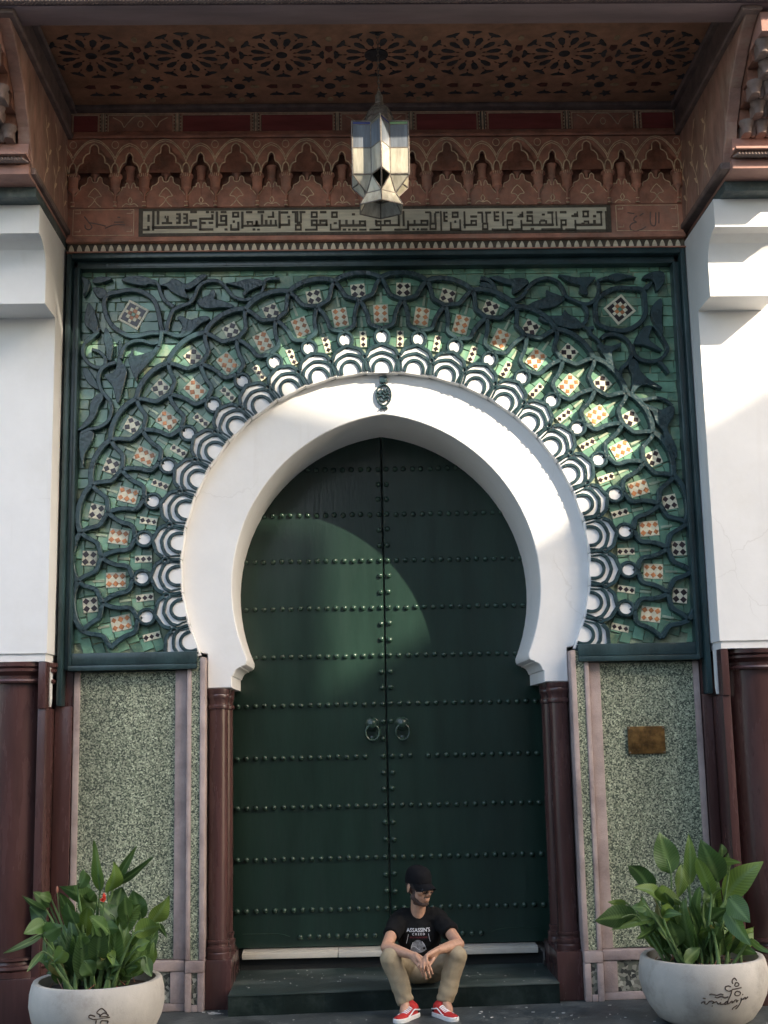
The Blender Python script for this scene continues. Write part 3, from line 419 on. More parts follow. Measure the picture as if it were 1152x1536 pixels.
SCRIPT_LINES= [[(2.076, 5.739), (2.071, 5.662), (2.084, 5.631), (2.109, 5.636), (2.117, 5.734)], [(2.142, 5.738), (2.136, 5.646)], [(1.971, 5.709), (1.951, 5.694), (1.945, 5.673), (1.963, 5.658), (1.934, 5.65), (1.913, 5.627), (1.921, 5.596), (1.959, 5.588), (2.004, 5.601), (2.035, 5.621)], [(1.991, 5.709), (2.021, 5.729)], [(1.899, 5.736), (1.952, 5.727)], [(-2.234, 5.743), (-2.197, 5.693), (-2.175, 5.659), (-2.196, 5.637), (-2.222, 5.649), (-2.228, 5.676)], [(-2.197, 5.693), (-2.134, 5.681), (-2.071, 5.664)], [(-2.076, 5.647), (-2.009, 5.674), (-1.925, 5.673)], [(-2.009, 5.696), (-1.936, 5.696)], [(-1.984, 5.735), (-1.963, 5.735)]]
CANNA_L= [(-1.85, 0.909, -1.895, 1.226, 0.094), (-1.802, 0.908, -1.776, 1.115, 0.115), (-1.773, 0.926, -1.622, 1.196, 0.062), (-1.773, 0.936, -1.524, 1.128, 0.062), (-1.986, 0.931, -1.959, 1.053, 0.073), (-1.868, 0.863, -2.102, 0.962, 0.115), (-1.926, 0.855, -1.879, 0.919, 0.073), (-2.157, 0.832, -2.265, 0.928, 0.094), (-2.175, 0.805, -2.332, 0.911, 0.042), (-2.148, 0.869, -2.236, 0.909, 0.062), (-2.183, 0.749, -2.282, 0.835, 0.104), (-2.183, 0.731, -2.316, 0.678, 0.094), (-2.191, 0.666, -2.437, 0.57, 0.047), (-2.2, 0.657, -2.077, 0.719, 0.115), (-2.0, 0.726, -2.051, 0.858, 0.104), (-1.936, 0.632, -2.089, 0.84, 0.094), (-1.936, 0.632, -1.926, 0.827, 0.094), (-1.751, 0.739, -1.849, 0.853, 0.156), (-1.752, 0.814, -1.715, 0.944, 0.115), (-1.673, 0.719, -1.695, 0.887, 0.094), (-1.731, 0.683, -1.588, 0.847, 0.135), (-1.597, 0.735, -1.647, 0.923, 0.135), (-1.539, 0.715, -1.425, 0.89, 0.125), (-1.634, 0.653, -1.471, 0.705, 0.115), (-1.5, 0.715, -1.432, 0.629, 0.042), (-1.788, 0.666, -1.915, 0.771, 0.094), (-1.846, 0.686, -1.731, 0.692, 0.073), (-1.862, 0.492, -1.846, 0.704, 0.125), (-1.786, 0.527, -1.855, 0.649, 0.062), (-1.978, 0.559, -1.902, 0.622, 0.083), (-2.056, 0.635, -2.17, 0.61, 0.094), (-2.119, 0.489, -2.083, 0.58, 0.104), (-2.078, 0.369, -2.09, 0.47, 0.073), (-2.188, 0.564, -2.29, 0.447, 0.042), (-1.803, 0.454, -1.834, 0.556, 0.094), (-1.784, 0.435, -1.688, 0.423, 0.094), (-1.938, 0.503, -1.879, 0.419, 0.094), (-1.623, 0.569, -1.537, 0.613, 0.083), (-1.575, 0.522, -1.525, 0.401, 0.073), (-1.643, 0.588, -1.605, 0.661, 0.062), (-1.927, 0.874, -1.943, 0.996, 0.083), (-2.02, 0.745, -2.101, 0.915, 0.094), (-1.835, 0.593, -1.765, 0.462, 0.083), (-1.886, 0.779, -1.966, 0.903, 0.115)]
CANNA_R= [(1.791, 0.91, 1.729, 1.179, 0.156), (1.866, 0.968, 1.817, 0.753, 0.094), (1.909, 0.829, 1.92, 1.174, 0.083), (2.048, 0.767, 1.961, 1.015, 0.115), (2.094, 0.854, 1.995, 1.143, 0.156), (2.124, 0.991, 2.131, 1.1, 0.073), (2.169, 0.892, 2.178, 1.035, 0.062), (2.102, 0.972, 2.251, 0.969, 0.052), (2.128, 0.736, 2.412, 0.995, 0.146), (1.661, 0.795, 1.508, 0.976, 0.135), (1.73, 0.745, 1.531, 0.838, 0.104), (1.85, 0.713, 1.714, 0.833, 0.094), (1.551, 0.652, 1.281, 0.629, 0.135), (1.662, 0.63, 1.374, 0.568, 0.073), (1.625, 0.699, 1.524, 0.711, 0.062), (1.495, 0.731, 1.368, 0.744, 0.042), (1.745, 0.657, 1.733, 0.794, 0.073), (1.724, 0.648, 1.857, 0.659, 0.062), (1.815, 0.461, 1.764, 0.627, 0.125), (1.978, 0.477, 1.914, 0.75, 0.073), (2.006, 0.592, 2.145, 0.686, 0.115), (1.994, 0.719, 2.123, 0.814, 0.083), (2.16, 0.755, 2.292, 0.595, 0.135), (2.143, 0.667, 2.282, 0.45, 0.125), (2.079, 0.465, 2.049, 0.621, 0.104), (2.173, 0.647, 2.113, 0.522, 0.083), (2.108, 0.435, 2.319, 0.401, 0.083), (1.849, 0.354, 1.956, 0.448, 0.094), (2.284, 0.489, 2.441, 0.408, 0.047), (1.68, 0.581, 1.533, 0.507, 0.062), (1.797, 0.5, 1.68, 0.581, 0.083), (1.873, 0.576, 1.839, 0.694, 0.094), (1.938, 0.652, 1.98, 0.827, 0.115), (1.804, 0.617, 1.728, 0.716, 0.094), (1.899, 0.517, 1.869, 0.693, 0.094), (2.05, 0.65, 2.106, 0.874, 0.125)]
FLOWER= [(-1.781, 0.897), (-1.79, 0.793)]
POT_MARK_R= [[(2.037, 0.293), (2.034, 0.312), (2.05, 0.326), (2.064, 0.311)], [(2.047, 0.28), (2.057, 0.299), (2.076, 0.292), (2.071, 0.28), (2.051, 0.278)], [(2.028, 0.262), (2.055, 0.264), (2.092, 0.269)], [(2.028, 0.258), (2.01, 0.252), (1.989, 0.263), (1.988, 0.278), (2.008, 0.283), (2.023, 0.277)], [(2.028, 0.258), (2.022, 0.234), (2.01, 0.209), (2.002, 0.193)], [(2.049, 0.243), (2.062, 0.249), (2.084, 0.24), (2.078, 0.224), (2.058, 0.222), (2.046, 0.233), (2.053, 0.245)], [(1.889, 0.233), (1.901, 0.237), (1.918, 0.234), (1.935, 0.23), (1.957, 0.237), (1.974, 0.231)], [(1.921, 0.22), (1.938, 0.215), (1.961, 0.223), (1.982, 0.214), (2.004, 0.218)], [(1.851, 0.211), (1.868, 0.209)], [(1.842, 0.179), (1.852, 0.189), (1.865, 0.19), (1.86, 0.18), (1.875, 0.176), (1.889, 0.192), (1.907, 0.195), (1.915, 0.187), (1.905, 0.179), (1.932, 0.191), (1.94, 0.176), (1.958, 0.186), (1.957, 0.174), (1.979, 0.177)], [(1.959, 0.204), (1.961, 0.202)], [(1.979, 0.175), (1.989, 0.187), (2.002, 0.189), (1.997, 0.177), (1.981, 0.173)], [(2.002, 0.193), (1.999, 0.175), (2.014, 0.18)], [(2.014, 0.18), (2.024, 0.19), (2.034, 0.188), (2.027, 0.18), (2.036, 0.182)], [(2.038, 0.182), (2.046, 0.194), (2.057, 0.196), (2.058, 0.183), (2.07, 0.195)], [(2.09, 0.207), (2.089, 0.187), (2.074, 0.158), (2.055, 0.138)], [(2.065, 0.163), (2.038, 0.147), (2.033, 0.137)], [(2.098, 0.228), (2.102, 0.224)], [(2.093, 0.195), (2.102, 0.199)], [(2.104, 0.195), (2.112, 0.205), (2.122, 0.204), (2.118, 0.196), (2.131, 0.202), (2.138, 0.208)], [(1.905, 0.165), (1.909, 0.163)]]
POT_MARK_L= [[(-1.76, 0.267), (-1.779, 0.28), (-1.752, 0.301), (-1.724, 0.274)], [(-1.765, 0.258), (-1.738, 0.275), (-1.715, 0.257), (-1.76, 0.255)], [(-1.796, 0.242), (-1.706, 0.248)], [(-1.796, 0.242), (-1.823, 0.255), (-1.815, 0.268), (-1.787, 0.259)], [(-1.782, 0.237), (-1.786, 0.218)], [(-1.759, 0.218), (-1.751, 0.232), (-1.719, 0.227), (-1.723, 0.214)]]
# ------------------------------------------------------------------ shared outlines
AC = Vector((0.0, 3.06))                        # centre of the arch, in (x, z)
STEP = 9.23                                      # angle from one arch motif to the next
def inner_half(n=26):
    f0 = math.asin((2.40-2.918)/1.2956); f1 = math.acos(0.1655/1.2956)
    return [(-0.1655+1.2956*math.cos(f0+(f1-f0)*i/n), 2.918+1.2956*math.sin(f0+(f1-f0)*i/n)) for i in range(n+1)]
def ext_half(n=34, d=0.0, z0=2.457):
    f0 = math.asin((z0-3.059)/(1.4515+d)); f1 = math.acos(-0.043/(1.4515+d))
    return [(0.043+(1.4515+d)*math.cos(f0+(f1-f0)*i/n), 3.059+(1.4515+d)*math.sin(f0+(f1-f0)*i/n)) for i in range(n+1)]
def mirror(pts): return [(-x, z) for x, z in pts]
def delta(th): return 0.050*math.sin(rad(th))**2
def polar_place(th, dr=0.0):
    d = delta(th)+dr
    return Vector((AC.x+d*math.sin(rad(th)), 0, AC.y+d*math.cos(rad(th)))), (0, rad(th), 0)

# ------------------------------------------------------------------ ground and wall core
g = G(); g.add([(-60, -45, 0), (60, -45, 0), (60, 2, 0), (-60, 2, 0)], [(0, 1, 2, 3)])
props(g.build('pavement', 'ground', smooth=0), kind='structure')
g = G(); g.box(-2.9, -1.32, 0.27, 1.2, 0, 5.4); g.box(1.32, 2.9, 0.27, 1.2, 0, 5.4); g.box(-2.9, 2.9, 0.27, 1.2, 5.402, 7.2); g.box(-1.318, 1.318, 0.95, 1.2, 0, 5.4)
g.box(-1.318, 1.318, 0.86, 0.948, 4.3, 5.4)
props(g.build('gate_wall', 'white', smooth=0), kind='structure')
for s in (-1, 1):
    g = G(); g.box(s*2.80, s*14, 0.0 if s < 0 else -0.16, 1.2, 0, 7.2)
    props(g.build('side_wall', 'white', smooth=0), kind='structure')
    g = G(); g.box(s*2.26, s*2.798, 0.0, 0.26, 0, 5.55)
    props(g.build('niche_wall', 'red', smooth=0), kind='structure')

# ------------------------------------------------------------------ tiled mosaic panel round the arch
panel = empty('mosaic_panel', (0, 0, 2.33), 'green glazed tile panel framing the big horseshoe arch, with carved dark tracery and vines', 'tile panel')
for s in (-1, 1):
    e = ext_half(d=0.004)
    poly = [(2.30, 2.40), (2.30, 5.36), (0, 5.36)]+e[::-1]+[(e[0][0], 2.40)]
    if s < 0: poly = mirror(poly)
    G().prism(poly, 0.012, 0.26).build('tile_bed', 'grout', panel, smooth=0)
# frame mouldings
def bar(x0, x1, z0, z1, y): return (x0, x1, y, 0.1, z0, z1)
for s in (-1, 1):
    g = G(); o = 2.355 if s < 0 else 2.318
    g.cbox(s*o, s*(o-0.040), -0.115, 0.1, 2.08, 5.44, 0.012); g.cbox(s*(o-0.041), s*(o-0.071), -0.070, 0.1, 2.335, 5.345, 0.008); g.cbox(s*(o-0.072), s*(o-0.096), -0.092, 0.1, 2.335, 5.34, 0.008)
    g.build('frame_moulding', 'frame', panel)
g = G(); g.cbox(-2.314, 2.277, -0.125, 0.1, 5.395, 5.44, 0.012); g.cbox(-2.283, 2.246, -0.060, 0.1, 5.347, 5.394, 0.006); g.cbox(-2.258, 2.221, -0.085, 0.1, 5.330, 5.346, 0.005)
g.build('frame_moulding', 'frame', panel)
for s in (-1, 1):
    g = G(); a = s*1.368; b = s*(2.283 if s < 0 else 2.246)
    g.cbox(a, b, -0.078, 0.1, 2.365, 2.452, 0.010); g.cbox(a, b, -0.095, 0.1, 2.325, 2.364, 0.010)
    g.build('frame_moulding', 'frame', panel)

# small glazed tiles: rings of wedge tiles round the arch, straight courses in the corners
tiles = []
def in_field(x, z): return abs(x) < 2.262 and 2.45 < z < 5.335
def clampf(p): return (max(-2.262, min(2.262, p[0])), max(2.45, min(5.335, p[1])))
G_ = 0.0024
for row in range(7):
    r0 = 1.655+row*0.083; r1 = r0+0.083; da = STEP/3 if row % 2 else STEP/2.5
    th = -112.0+(da*0.5 if row % 3 == 1 else 0)
    while th < 112:
        P, rot = polar_place(th); q = da/2
        cor = []
        for r, e in ((r0+G_, -1), (r1-G_, -1), (r1-G_, 1), (r0+G_, 1)):
            a = rad(th+e*(q-math.degrees(G_/r))); cor.append((P.x+r*math.sin(a), P.z+r*math.cos(a)))
        c = (sum(p[0] for p in cor)/4, sum(p[1] for p in cor)/4)
        if in_field(*c): tiles.append(('w', row, [clampf(p) for p in cor], all(in_field(*p) for p in cor), rad(th)))
        th += da
z0 = 2.452
while z0 < 5.335:
    hh = RND.uniform(0.065, 0.105); x0 = -2.262-RND.uniform(0, 0.05)
    while x0 < 2.262:
        ww = RND.uniform(0.075, 0.165); j = lambda: RND.uniform(-0.004, 0.004)
        cor = [clampf(q_) for q_ in ((x0+G_, z0+G_+j()), (x0+G_+j()*2.5, z0+hh-G_), (x0+ww-G_, z0+hh-G_+j()), (x0+ww-G_+j()*2.5, z0+G_))]
        x0 += ww
        if abs(area2(cor)) < 0.0015: continue
        rr = [math.hypot(c[0]-AC.x, c[1]-AC.y)-delta(math.degrees(math.atan2(c[0], c[1]-AC.y))) for c in cor]
        if min(rr) > 2.185: tiles.append(('r', 0, cor, False, 0.0))
    z0 += hh
RND.shuffle(tiles)
gst = G()
for i, (kind, row, cor, full, th) in enumerate(tiles):
    c = Vector((sum(p[0] for p in cor)/4, sum(p[1] for p in cor)/4))
    loc = []
    for p in cor:
        d = Vector((p[0]-c.x, p[1]-c.y)); loc.append((d.x*math.cos(th)-d.y*math.sin(th)+RND.uniform(-.004, .004), d.x*math.sin(th)+d.y*math.cos(th)+RND.uniform(-.004, .004)))
    yo = RND.uniform(-0.0015, 0.0015)+(0.002 if kind == 'r' else 0)
    rot = (RND.uniform(-0.025, 0.025), th, RND.uniform(-0.025, 0.025))
    gg = G().prism(loc, -0.001, 0.013, ch=0.003)
    if i < 300: link('tile', gg.mesh('tile', 'glaze', 0), panel, (c.x, yo, c.y), rot)
    else:
        gg.xf(Matrix.Translation((c.x, yo, c.y)) @ Euler(rot).to_matrix().to_4x4()); gst.add(gg.v, gg.f)
props(gst.build('tile_field', 'glaze_field', panel, smooth=0), kind='stuff')

# mosaic inserts, each with its own diamonds
def insert(th, r, w, h, nx, nz, colour, plate='cream'):
    P, rot = polar_place(th); sub = []
    key = (nx, nz, w)
    if key not in INS:
        dw, dh = w/nx, h/nz; hd = min(dw, dh)/2*0.93
        pl = G().prism([(-w/2, -h/2), (-w/2, h/2), (w/2, h/2), (w/2, -h/2)], -0.0065, 0.012, ch=0.003).mesh('mosaic_square', plate, 0)
        dm = G().prism([(0, -hd), (-hd, 0), (0, hd), (hd, 0)], -0.010, 0.0, ch=0.0025).mesh('diamond', colour, 0)
        INS[key] = (pl, dm, [(-w/2+dw*(i+0.5), -h/2+dh*(j+0.5)) for i in range(nx) for j in range(nz)])
    pl, dm, pos = INS[key]
    c = P+Vector((r*math.sin(rad(th)), 0, r*math.cos(rad(th))))
    o = link('mosaic_square', pl, panel, (c.x+RND.uniform(-.004, .004), RND.uniform(-.001, .001), c.z+RND.uniform(-.004, .004)), (RND.uniform(-.03, .03), rot[1]+RND.uniform(-0.06, 0.06), RND.uniform(-.03, .03)))
    W = wm(o)
    for x, z in pos:
        q = W @ Vector((x+RND.uniform(-.0015, .0015), 0, z+RND.uniform(-.0015, .0015))); d = link('diamond', dm, o, q, (0, rot[1]+RND.uniform(-0.16, 0.16), 0)); k_ = RND.uniform(0.88, 1.04); d.scale = (k_, 1, k_)
INS = {}
for k in range(-11, 12):
    insert(k*STEP, 1.918, 0.112, 0.145, 2, 3, 'orange')
for k in range(-11, 11):
    insert((k+0.5)*STEP, 2.112, 0.110, 0.108, 2, 2, 'black')
for k in range(-12, 12):
    insert((k+0.5)*STEP, 1.722, 0.052, 0.128, 1, 3, 'black')
bar_me = G().prism([(-0.010, -0.042), (-0.008, 0.042), (0.008, 0.042), (0.010, -0.042)], -0.0065, 0.012, ch=0.002).mesh('bar_tile', 'palegreen', 0)
for k in range(-22, 23):
    th = k*STEP/2; r = 2.045 if k % 2 == 0 else 1.862
    P, rot = polar_place(th); c = P+Vector((r*math.sin(rad(th)), 0, r*math.cos(rad(th))))
    if in_field(c.x, c.z) and c.z > 2.5: link('bar_tile', bar_me, panel, (c.x, 0, c.z), rot)

# carved tracery: fans along the arch, ogee cells above them
R0 = 1.452
HW = R0*rad(STEP)/2
def fan_parts():
    g = G(); YF, YB = -0.064, 0.012
    rim = cr([(-HW, R0+0.128), (-0.092, R0+0.172), (-0.045, R0+0.196), (0, R0+0.216)], 5); rim = rim+[Vector((-p.x, p.y)) for p in rim[::-1][1:]]
    g.ribbon(rim, 0.028, YF, YB, ch=0.004)
    r2 = cr([(-0.108, R0+0.078), (-0.088, R0+0.112), (-0.045, R0+0.137), (0, R0+0.150)], 5); r2 = r2+[Vector((-p.x, p.y)) for p in r2[::-1][1:]]
    g.ribbon(r2, 0.025, YF+0.004, YB, ch=0.004)
    r1 = cr([(-0.069, R0), (-0.066, R0+0.042), (-0.043, R0+0.080), (0, R0+0.096), (0.043, R0+0.080), (0.066, R0+0.042), (0.069, R0)], 4)
    g.ribbon(r1, 0.024, YF+0.002, YB, ch=0.004)
    for s in (-1, 1): g.ribbon([(s*0.094, R0), (s*0.099, R0+0.035), (s*0.108, R0+0.082)], 0.013, YF+0.006, YB)
    g.ribbon([(HW, R0), (HW, R0+0.085)], 0.026, YF+0.003, YB)
    g.ribbon([(HW+0.019*math.cos(a), R0+0.108+0.021*math.sin(a)) for a in [i*math.pi/5 for i in range(10)]], 0.015, YF+0.001, YB, closed=True)
    g.ribbon([((R0+0.006)*math.sin(rad(STEP)*(i/6-0.5)), (R0+0.006)*math.cos(rad(STEP)*(i/6-0.5))) for i in range(7)], 0.016, 0.004, 0.03)
    w = G().prism([(-HW, R0-0.008), (-HW, R0+0.125)]+[(p.x, p.y) for p in rim]+[(HW, R0+0.125), (HW, R0-0.008)], -0.046, 0.03)
    return g.mesh('fan', 'carve', 25), w.mesh('plaster_inset', 'white', 0)
def pp(fr, r): a = rad(fr*STEP); return (r*math.sin(a), r*math.cos(a))
def cell_mesh(outer):
    g = G(); YF, YB = -0.060, 0.012
    g.ribbon([(0.054*math.sin(a), 1.722-0.058*math.cos(a)) for a in [i*math.pi/9 for i in range(18)]], 0.026, YF, YB, closed=True)
    for s in (-1, 1):
        a = cr([pp(s*f, r) for f, r in ((0.02, 1.788), (0.13, 1.800), (0.27, 1.818), (0.325, 1.850), (0.34, 1.90), (0.41, 1.965), (0.5, 2.018))], 4)
        g.ribbon(a, 0.034, YF, YB, ch=0.0045)
        a = cr([pp(s*f, r) for f, r in ((0.5, 2.018), (0.37, 2.034), (0.21, 2.055), (0.145, 2.095), (0.085, 2.145), (0.0, 2.188))], 4)
        g.ribbon(a, 0.034, YF-0.002, YB, ch=0.0045)
    if outer:
        g.ribbon(cr([pp(f, r) for f, r in ((0, 2.188), (0.2, 2.218), (0.5, 2.232), (0.8, 2.218), (1, 2.188))], 4), 0.040, YF-0.004, YB, ch=0.0045)
    return g.mesh('tracery_cell', 'carve', 25)
def tear_mesh():
    pts = [(0.042*math.sin(a)*(1.0), 1.722-0.047*math.cos(a)) for a in [i*math.pi/10 for i in range(20)]]
    pts[10] = (0, 1.722+0.026)
    return G().prism(pts, -0.042, 0.02).mesh('plaster_inset', 'white', 0)
fm, fw = fan_parts(); cm1, cm0 = cell_mesh(True), cell_mesh(False); tm = tear_mesh()
for k in range(-12, 13):
    P, rot = polar_place(k*STEP, -0.012 if abs(k) < 9 else -0.008)
    P2, _ = polar_place(k*STEP)
    s = abs(k)
    dr = 0.043*abs(math.sin(rad(k*STEP)))
    c = Vector((AC.x+dr*math.sin(rad(k*STEP)), 0, AC.y+dr*math.cos(rad(k*STEP))))
    f = link('fan', fm, panel, c, rot); link('plaster_inset', fw, f, c, rot)
    if s < 12:
        o = link('tracery_cell', cm1 if k < 11 else cm0, panel, P2, rot); link('plaster_inset', tm, o, P2, rot)
for pts in VINES:
    cl = pts[0] == pts[-1]
    q = cr(pts[:-1], 5, True) if cl else cr(pts, 5)
    G().ribbon(q, 0.036 if cl else 0.033, -0.058+RND.uniform(-0.004, 0.004), 0.012, closed=cl, ch=0.0045, wend=None if cl else 0.024).build('vine', 'carve', panel, smooth=35)
for pts in LEAFRELIEFS:
    q = cr(pts, 3, True)
    q = [(p.x, p.y) for p in q]
    G().prism(q, -0.056+RND.uniform(-0.004, 0.004), 0.012, ch=0.004).build('leaf_relief', 'carve', panel, smooth=0)
for md in MEDALLIONS:
    c = Vector((sum(p[0] for p in md)/4, sum(p[1] for p in md)/4)); e1 = Vector(md[1])-Vector(md[0]); a = math.atan2(-e1.y, e1.x); L = e1.length
    rot = (0, a, 0); o = empty('medallion', (c.x, 0, c.y), None, None); par(o, panel); o.rotation_euler = rot
    o.matrix_parent_inverse = wm(panel).inverted()
    def sq(name, x, z, h, y, m, d=0):
        w = h*0.96
        me = G().prism([(x-w, z-h), (x-w, z+h), (x+w, z+h), (x+w, z-h)] if not d else [(x, z-w), (x-w, z), (x, z+w), (x+w, z)], y, 0.012, ch=0.002).mesh(name, m, 0)
        q = link(name, me, o, (c.x, 0, c.y), rot)
    H = L/2
    sq('border_tile', 0, 0, H, -0.006, 'cream'); sq('dark_field', 0, 0, H*0.80, -0.009, 'black')
    u = H*0.80/2.5
    for i in (-1, 0, 1):
        for j in (-1, 0, 1):
            kind = 'glaze' if (i == 0 and j == 0) else ('orange' if (i+j) % 2 else 'cream')
            sq('chip', i*u*1.0, j*u*1.0, u*0.49, -0.012, kind)
    for i, j in ((2, 0), (-2, 0), (0, 2), (0, -2)): sq('chip', i*u*0.96, j*u*0.96, u*0.42, -0.012, 'cream')

# ------------------------------------------------------------------ white horseshoe arch
arch = empty('horseshoe_arch', (0, 0.03, 2.19), 'smooth white plaster horseshoe arch band around the green doors', 'arch')
ih = inner_half(); eh = ext_half()
inn = [(1.130, 2.19), (1.130, 2.272), (1.120, 2.278), (1.112, 2.300), (1.098, 2.320), (1.078, 2.332), (1.066, 2.334), (1.062, 2.342), (1.043, 2.346), (1.028, 2.358), (1.022, 2.378)]+ih
out = [(1.305, 2.19), (1.305, 2.435), (1.352, 2.445)]+eh
poly = mirror(out)+out[::-1][1:]+inn+mirror(inn)[::-1][1:]
G().prism(poly, 0.03, 0.772, ch=0.006).build('arch_band', 'white', arch, smooth=28)
pe = empty('arch_pendant', (0.006, 0.02, 4.235), 'small dark green oval script emblem at the crown of the white arch', 'emblem')
g = G(); g.cbox(-0.022, 0.034, -0.01, 0.03, 4.440, 4.492, 0.006); g.build('mount', 'carve', pe)
g = G(); ov = [(0.006+0.056*math.cos(a), 4.347+0.080*math.sin(a)) for a in [i*math.pi/14 for i in range(28)]]
g.ribbon(ov, 0.011, 0.004, 0.026, closed=True); g.ribbon([(0.006, 4.423), (0.006, 4.445)], 0.014, 0.004, 0.026); g.build('oval_loop', 'carve', pe)
g = G()
for L in ([(-0.04, 4.372), (-0.022, 4.356), (-0.004, 4.372), (0.014, 4.350), (0.034, 4.362), (0.048, 4.350)], [(-0.036, 4.335), (-0.012, 4.345), (0.004, 4.322), (0.024, 4.338), (0.044, 4.326)], [(-0.012, 4.40), (-0.006, 4.375), (0.012, 4.39), (0.02, 4.37)], [(-0.03, 4.318), (-0.008, 4.300), (0.018, 4.308), (0.034, 4.316)], [(0.03, 4.395), (0.036, 4.375)]):
    g.ribbon(cr(L, 4), 0.010, 0.004, 0.026)
g.build('script', 'carve', pe)
g = G(); g.ribbon([(0.006, 4.268), (0.006, 4.236)], 0.010, 0.004, 0.026); g.ribbon(cr([(-0.020, 4.238), (-0.014, 4.252), (0.006, 4.250), (0.026, 4.252), (0.032, 4.238)], 4), 0.009, 0.004, 0.026); g.build('finial', 'carve', pe)

# ------------------------------------------------------------------ doors
stud_me = G().lathe([(0.0225, 0.0), (0.0222, 0.008), (0.0185, 0.017), (0.011, 0.0235), (0.002, 0.026)], seg=12).xf(Matrix.Rotation(rad(90), 4, 'X')).mesh('stud', 'stud', 50)
ROWS = (3.94, 3.57, 3.20, 2.824, 2.448, 2.072, 1.672, 1.300, 0.914, 0.540)
def inner_x(z): return -0.1655+math.sqrt(max(0, 1.2956**2-(z-2.918)**2)) if z > 2.35 else 1.16
for s in (-1, 1):
    d = empty('door_leaf', (s*0.55, 0.80, 0.268), 'dark green studded %s leaf of the tall arched door' % ('left' if s < 0 else 'right'), 'door', 'double door leaves')
    pl = [(0.006, 0.268), (1.30, 0.268), (1.30, 2.25), (1.23, 2.3), (1.23, 4.27), (0.006, 4.27)]
    if s < 0: pl = mirror(pl)
    G().prism(pl, 0.780, 0.85, ch=0.004).build('leaf_board', 'door', d, smooth=0)
    for z in ROWS:
        x = 0.030 if s < 0 else 0.036; i = 0
        while x < inner_x(z)+0.03:
            if not (z == 1.672 and ((s > 0 and i == 3) or (s < 0 and i == 1))):
                link('stud', stud_me, d, (s*x+RND.uniform(-.003, .003), 0.780, z+RND.uniform(-.003, .003)), (0, RND.uniform(0, 6), 0))
            x += 0.0705; i += 1
    zz = [ROWS[i]+(ROWS[i+1]-ROWS[i])*t for i in range(9) for t in (1/3, 2/3)]
    for z in zz:
        if s < 0 or abs(z-1.8) > 0.09: link('stud', stud_me, d, (s*(0.030 if s < 0 else 0.036)+RND.uniform(-.004, .004), 0.780, z+RND.uniform(-.005, .005)), None)
    for i in range(10): link('stud', stud_me, d, (s*(0.05+i*0.0705), 0.780, 0.345+RND.uniform(-.004, .004)), None)
    G().ribbon([(s*0.76, 0.348), (s*0.80, 0.362), (s*0.85, 0.372), (s*1.12, 0.374)], 0.006, 0.776, 0.781).build('kick_line', 'stud', d)
    kx = s*0.112 if s < 0 else 0.122
    kn = link('knocker', G().lathe([(0.056, 0), (0.056, 0.008), (0.047, 0.014), (0.045, 0.010), (0.036, 0.012), (0.034, 0.022), (0.022, 0.026), (0.020, 0.034), (0.030, 0.040), (0.028, 0.052), (0.012, 0.060), (0.001, 0.061)], seg=20).xf(Matrix.Rotation(rad(90), 4, 'X')).mesh('knocker', 'stud', 40), d, (kx, 0.780, 1.915))
    g = G().tube([(0.053*math.sin(a), -0.040-0.012*(1-math.cos(a))*0.5, -0.053+0.060*math.cos(a)) for a in [i*math.pi/12 for i in range(24)]], 0.0105, 8, closed=True)
    link('ring', g.mesh('ring', 'stud', 60), kn, (kx, 0.780, 1.905))
    link('striker', G().lathe([(0.024, 0), (0.024, 0.006), (0.014, 0.010), (0.012, 0.020), (0.001, 0.022)], seg=14).xf(Matrix.Rotation(rad(90), 4, 'X')).mesh('striker', 'stud', 40), kn, (kx, 0.780, 1.805))

th = empty('threshold', (0, 0.64, 0.19), 'pale worn marble sill strip below the green doors', 'threshold')
g = G(); g.cbox(-1.108, -0.40, 0.610, 0.778, 0.218, 0.258, 0.006); g.cbox(-1.108, -0.40, 0.625, 0.779, 0.2585, 0.266, 0.003); g.build('slab', 'marble', th)
g = G(); g.cbox(-0.396, 1.090, 0.606, 0.778, 0.217, 0.257, 0.006); g.cbox(-0.396, 1.090, 0.621, 0.779, 0.2575, 0.265, 0.003); g.build('slab', 'marble', th)
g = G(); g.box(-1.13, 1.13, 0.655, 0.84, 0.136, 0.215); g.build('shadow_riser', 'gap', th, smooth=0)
st = empty('door_step', (0, 0.2, 0), 'low dark green painted step spanning the doorway, dusty and scuffed on top', 'step')
g = G(); n = 14
top = [(-1.128+2.256*i/n, -0.262+0.158*i/n+0.006*math.sin(i*2.1)) for i in range(n+1)]
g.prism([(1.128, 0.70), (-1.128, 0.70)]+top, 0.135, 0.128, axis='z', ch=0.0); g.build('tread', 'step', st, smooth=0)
g = G(); g.prism([(1.126, 0.69), (-1.126, 0.69)]+[(x, y+0.006) for x, y in top], 0.1275, 0.0, axis='z'); g.build('riser', 'step_front', st, smooth=0)

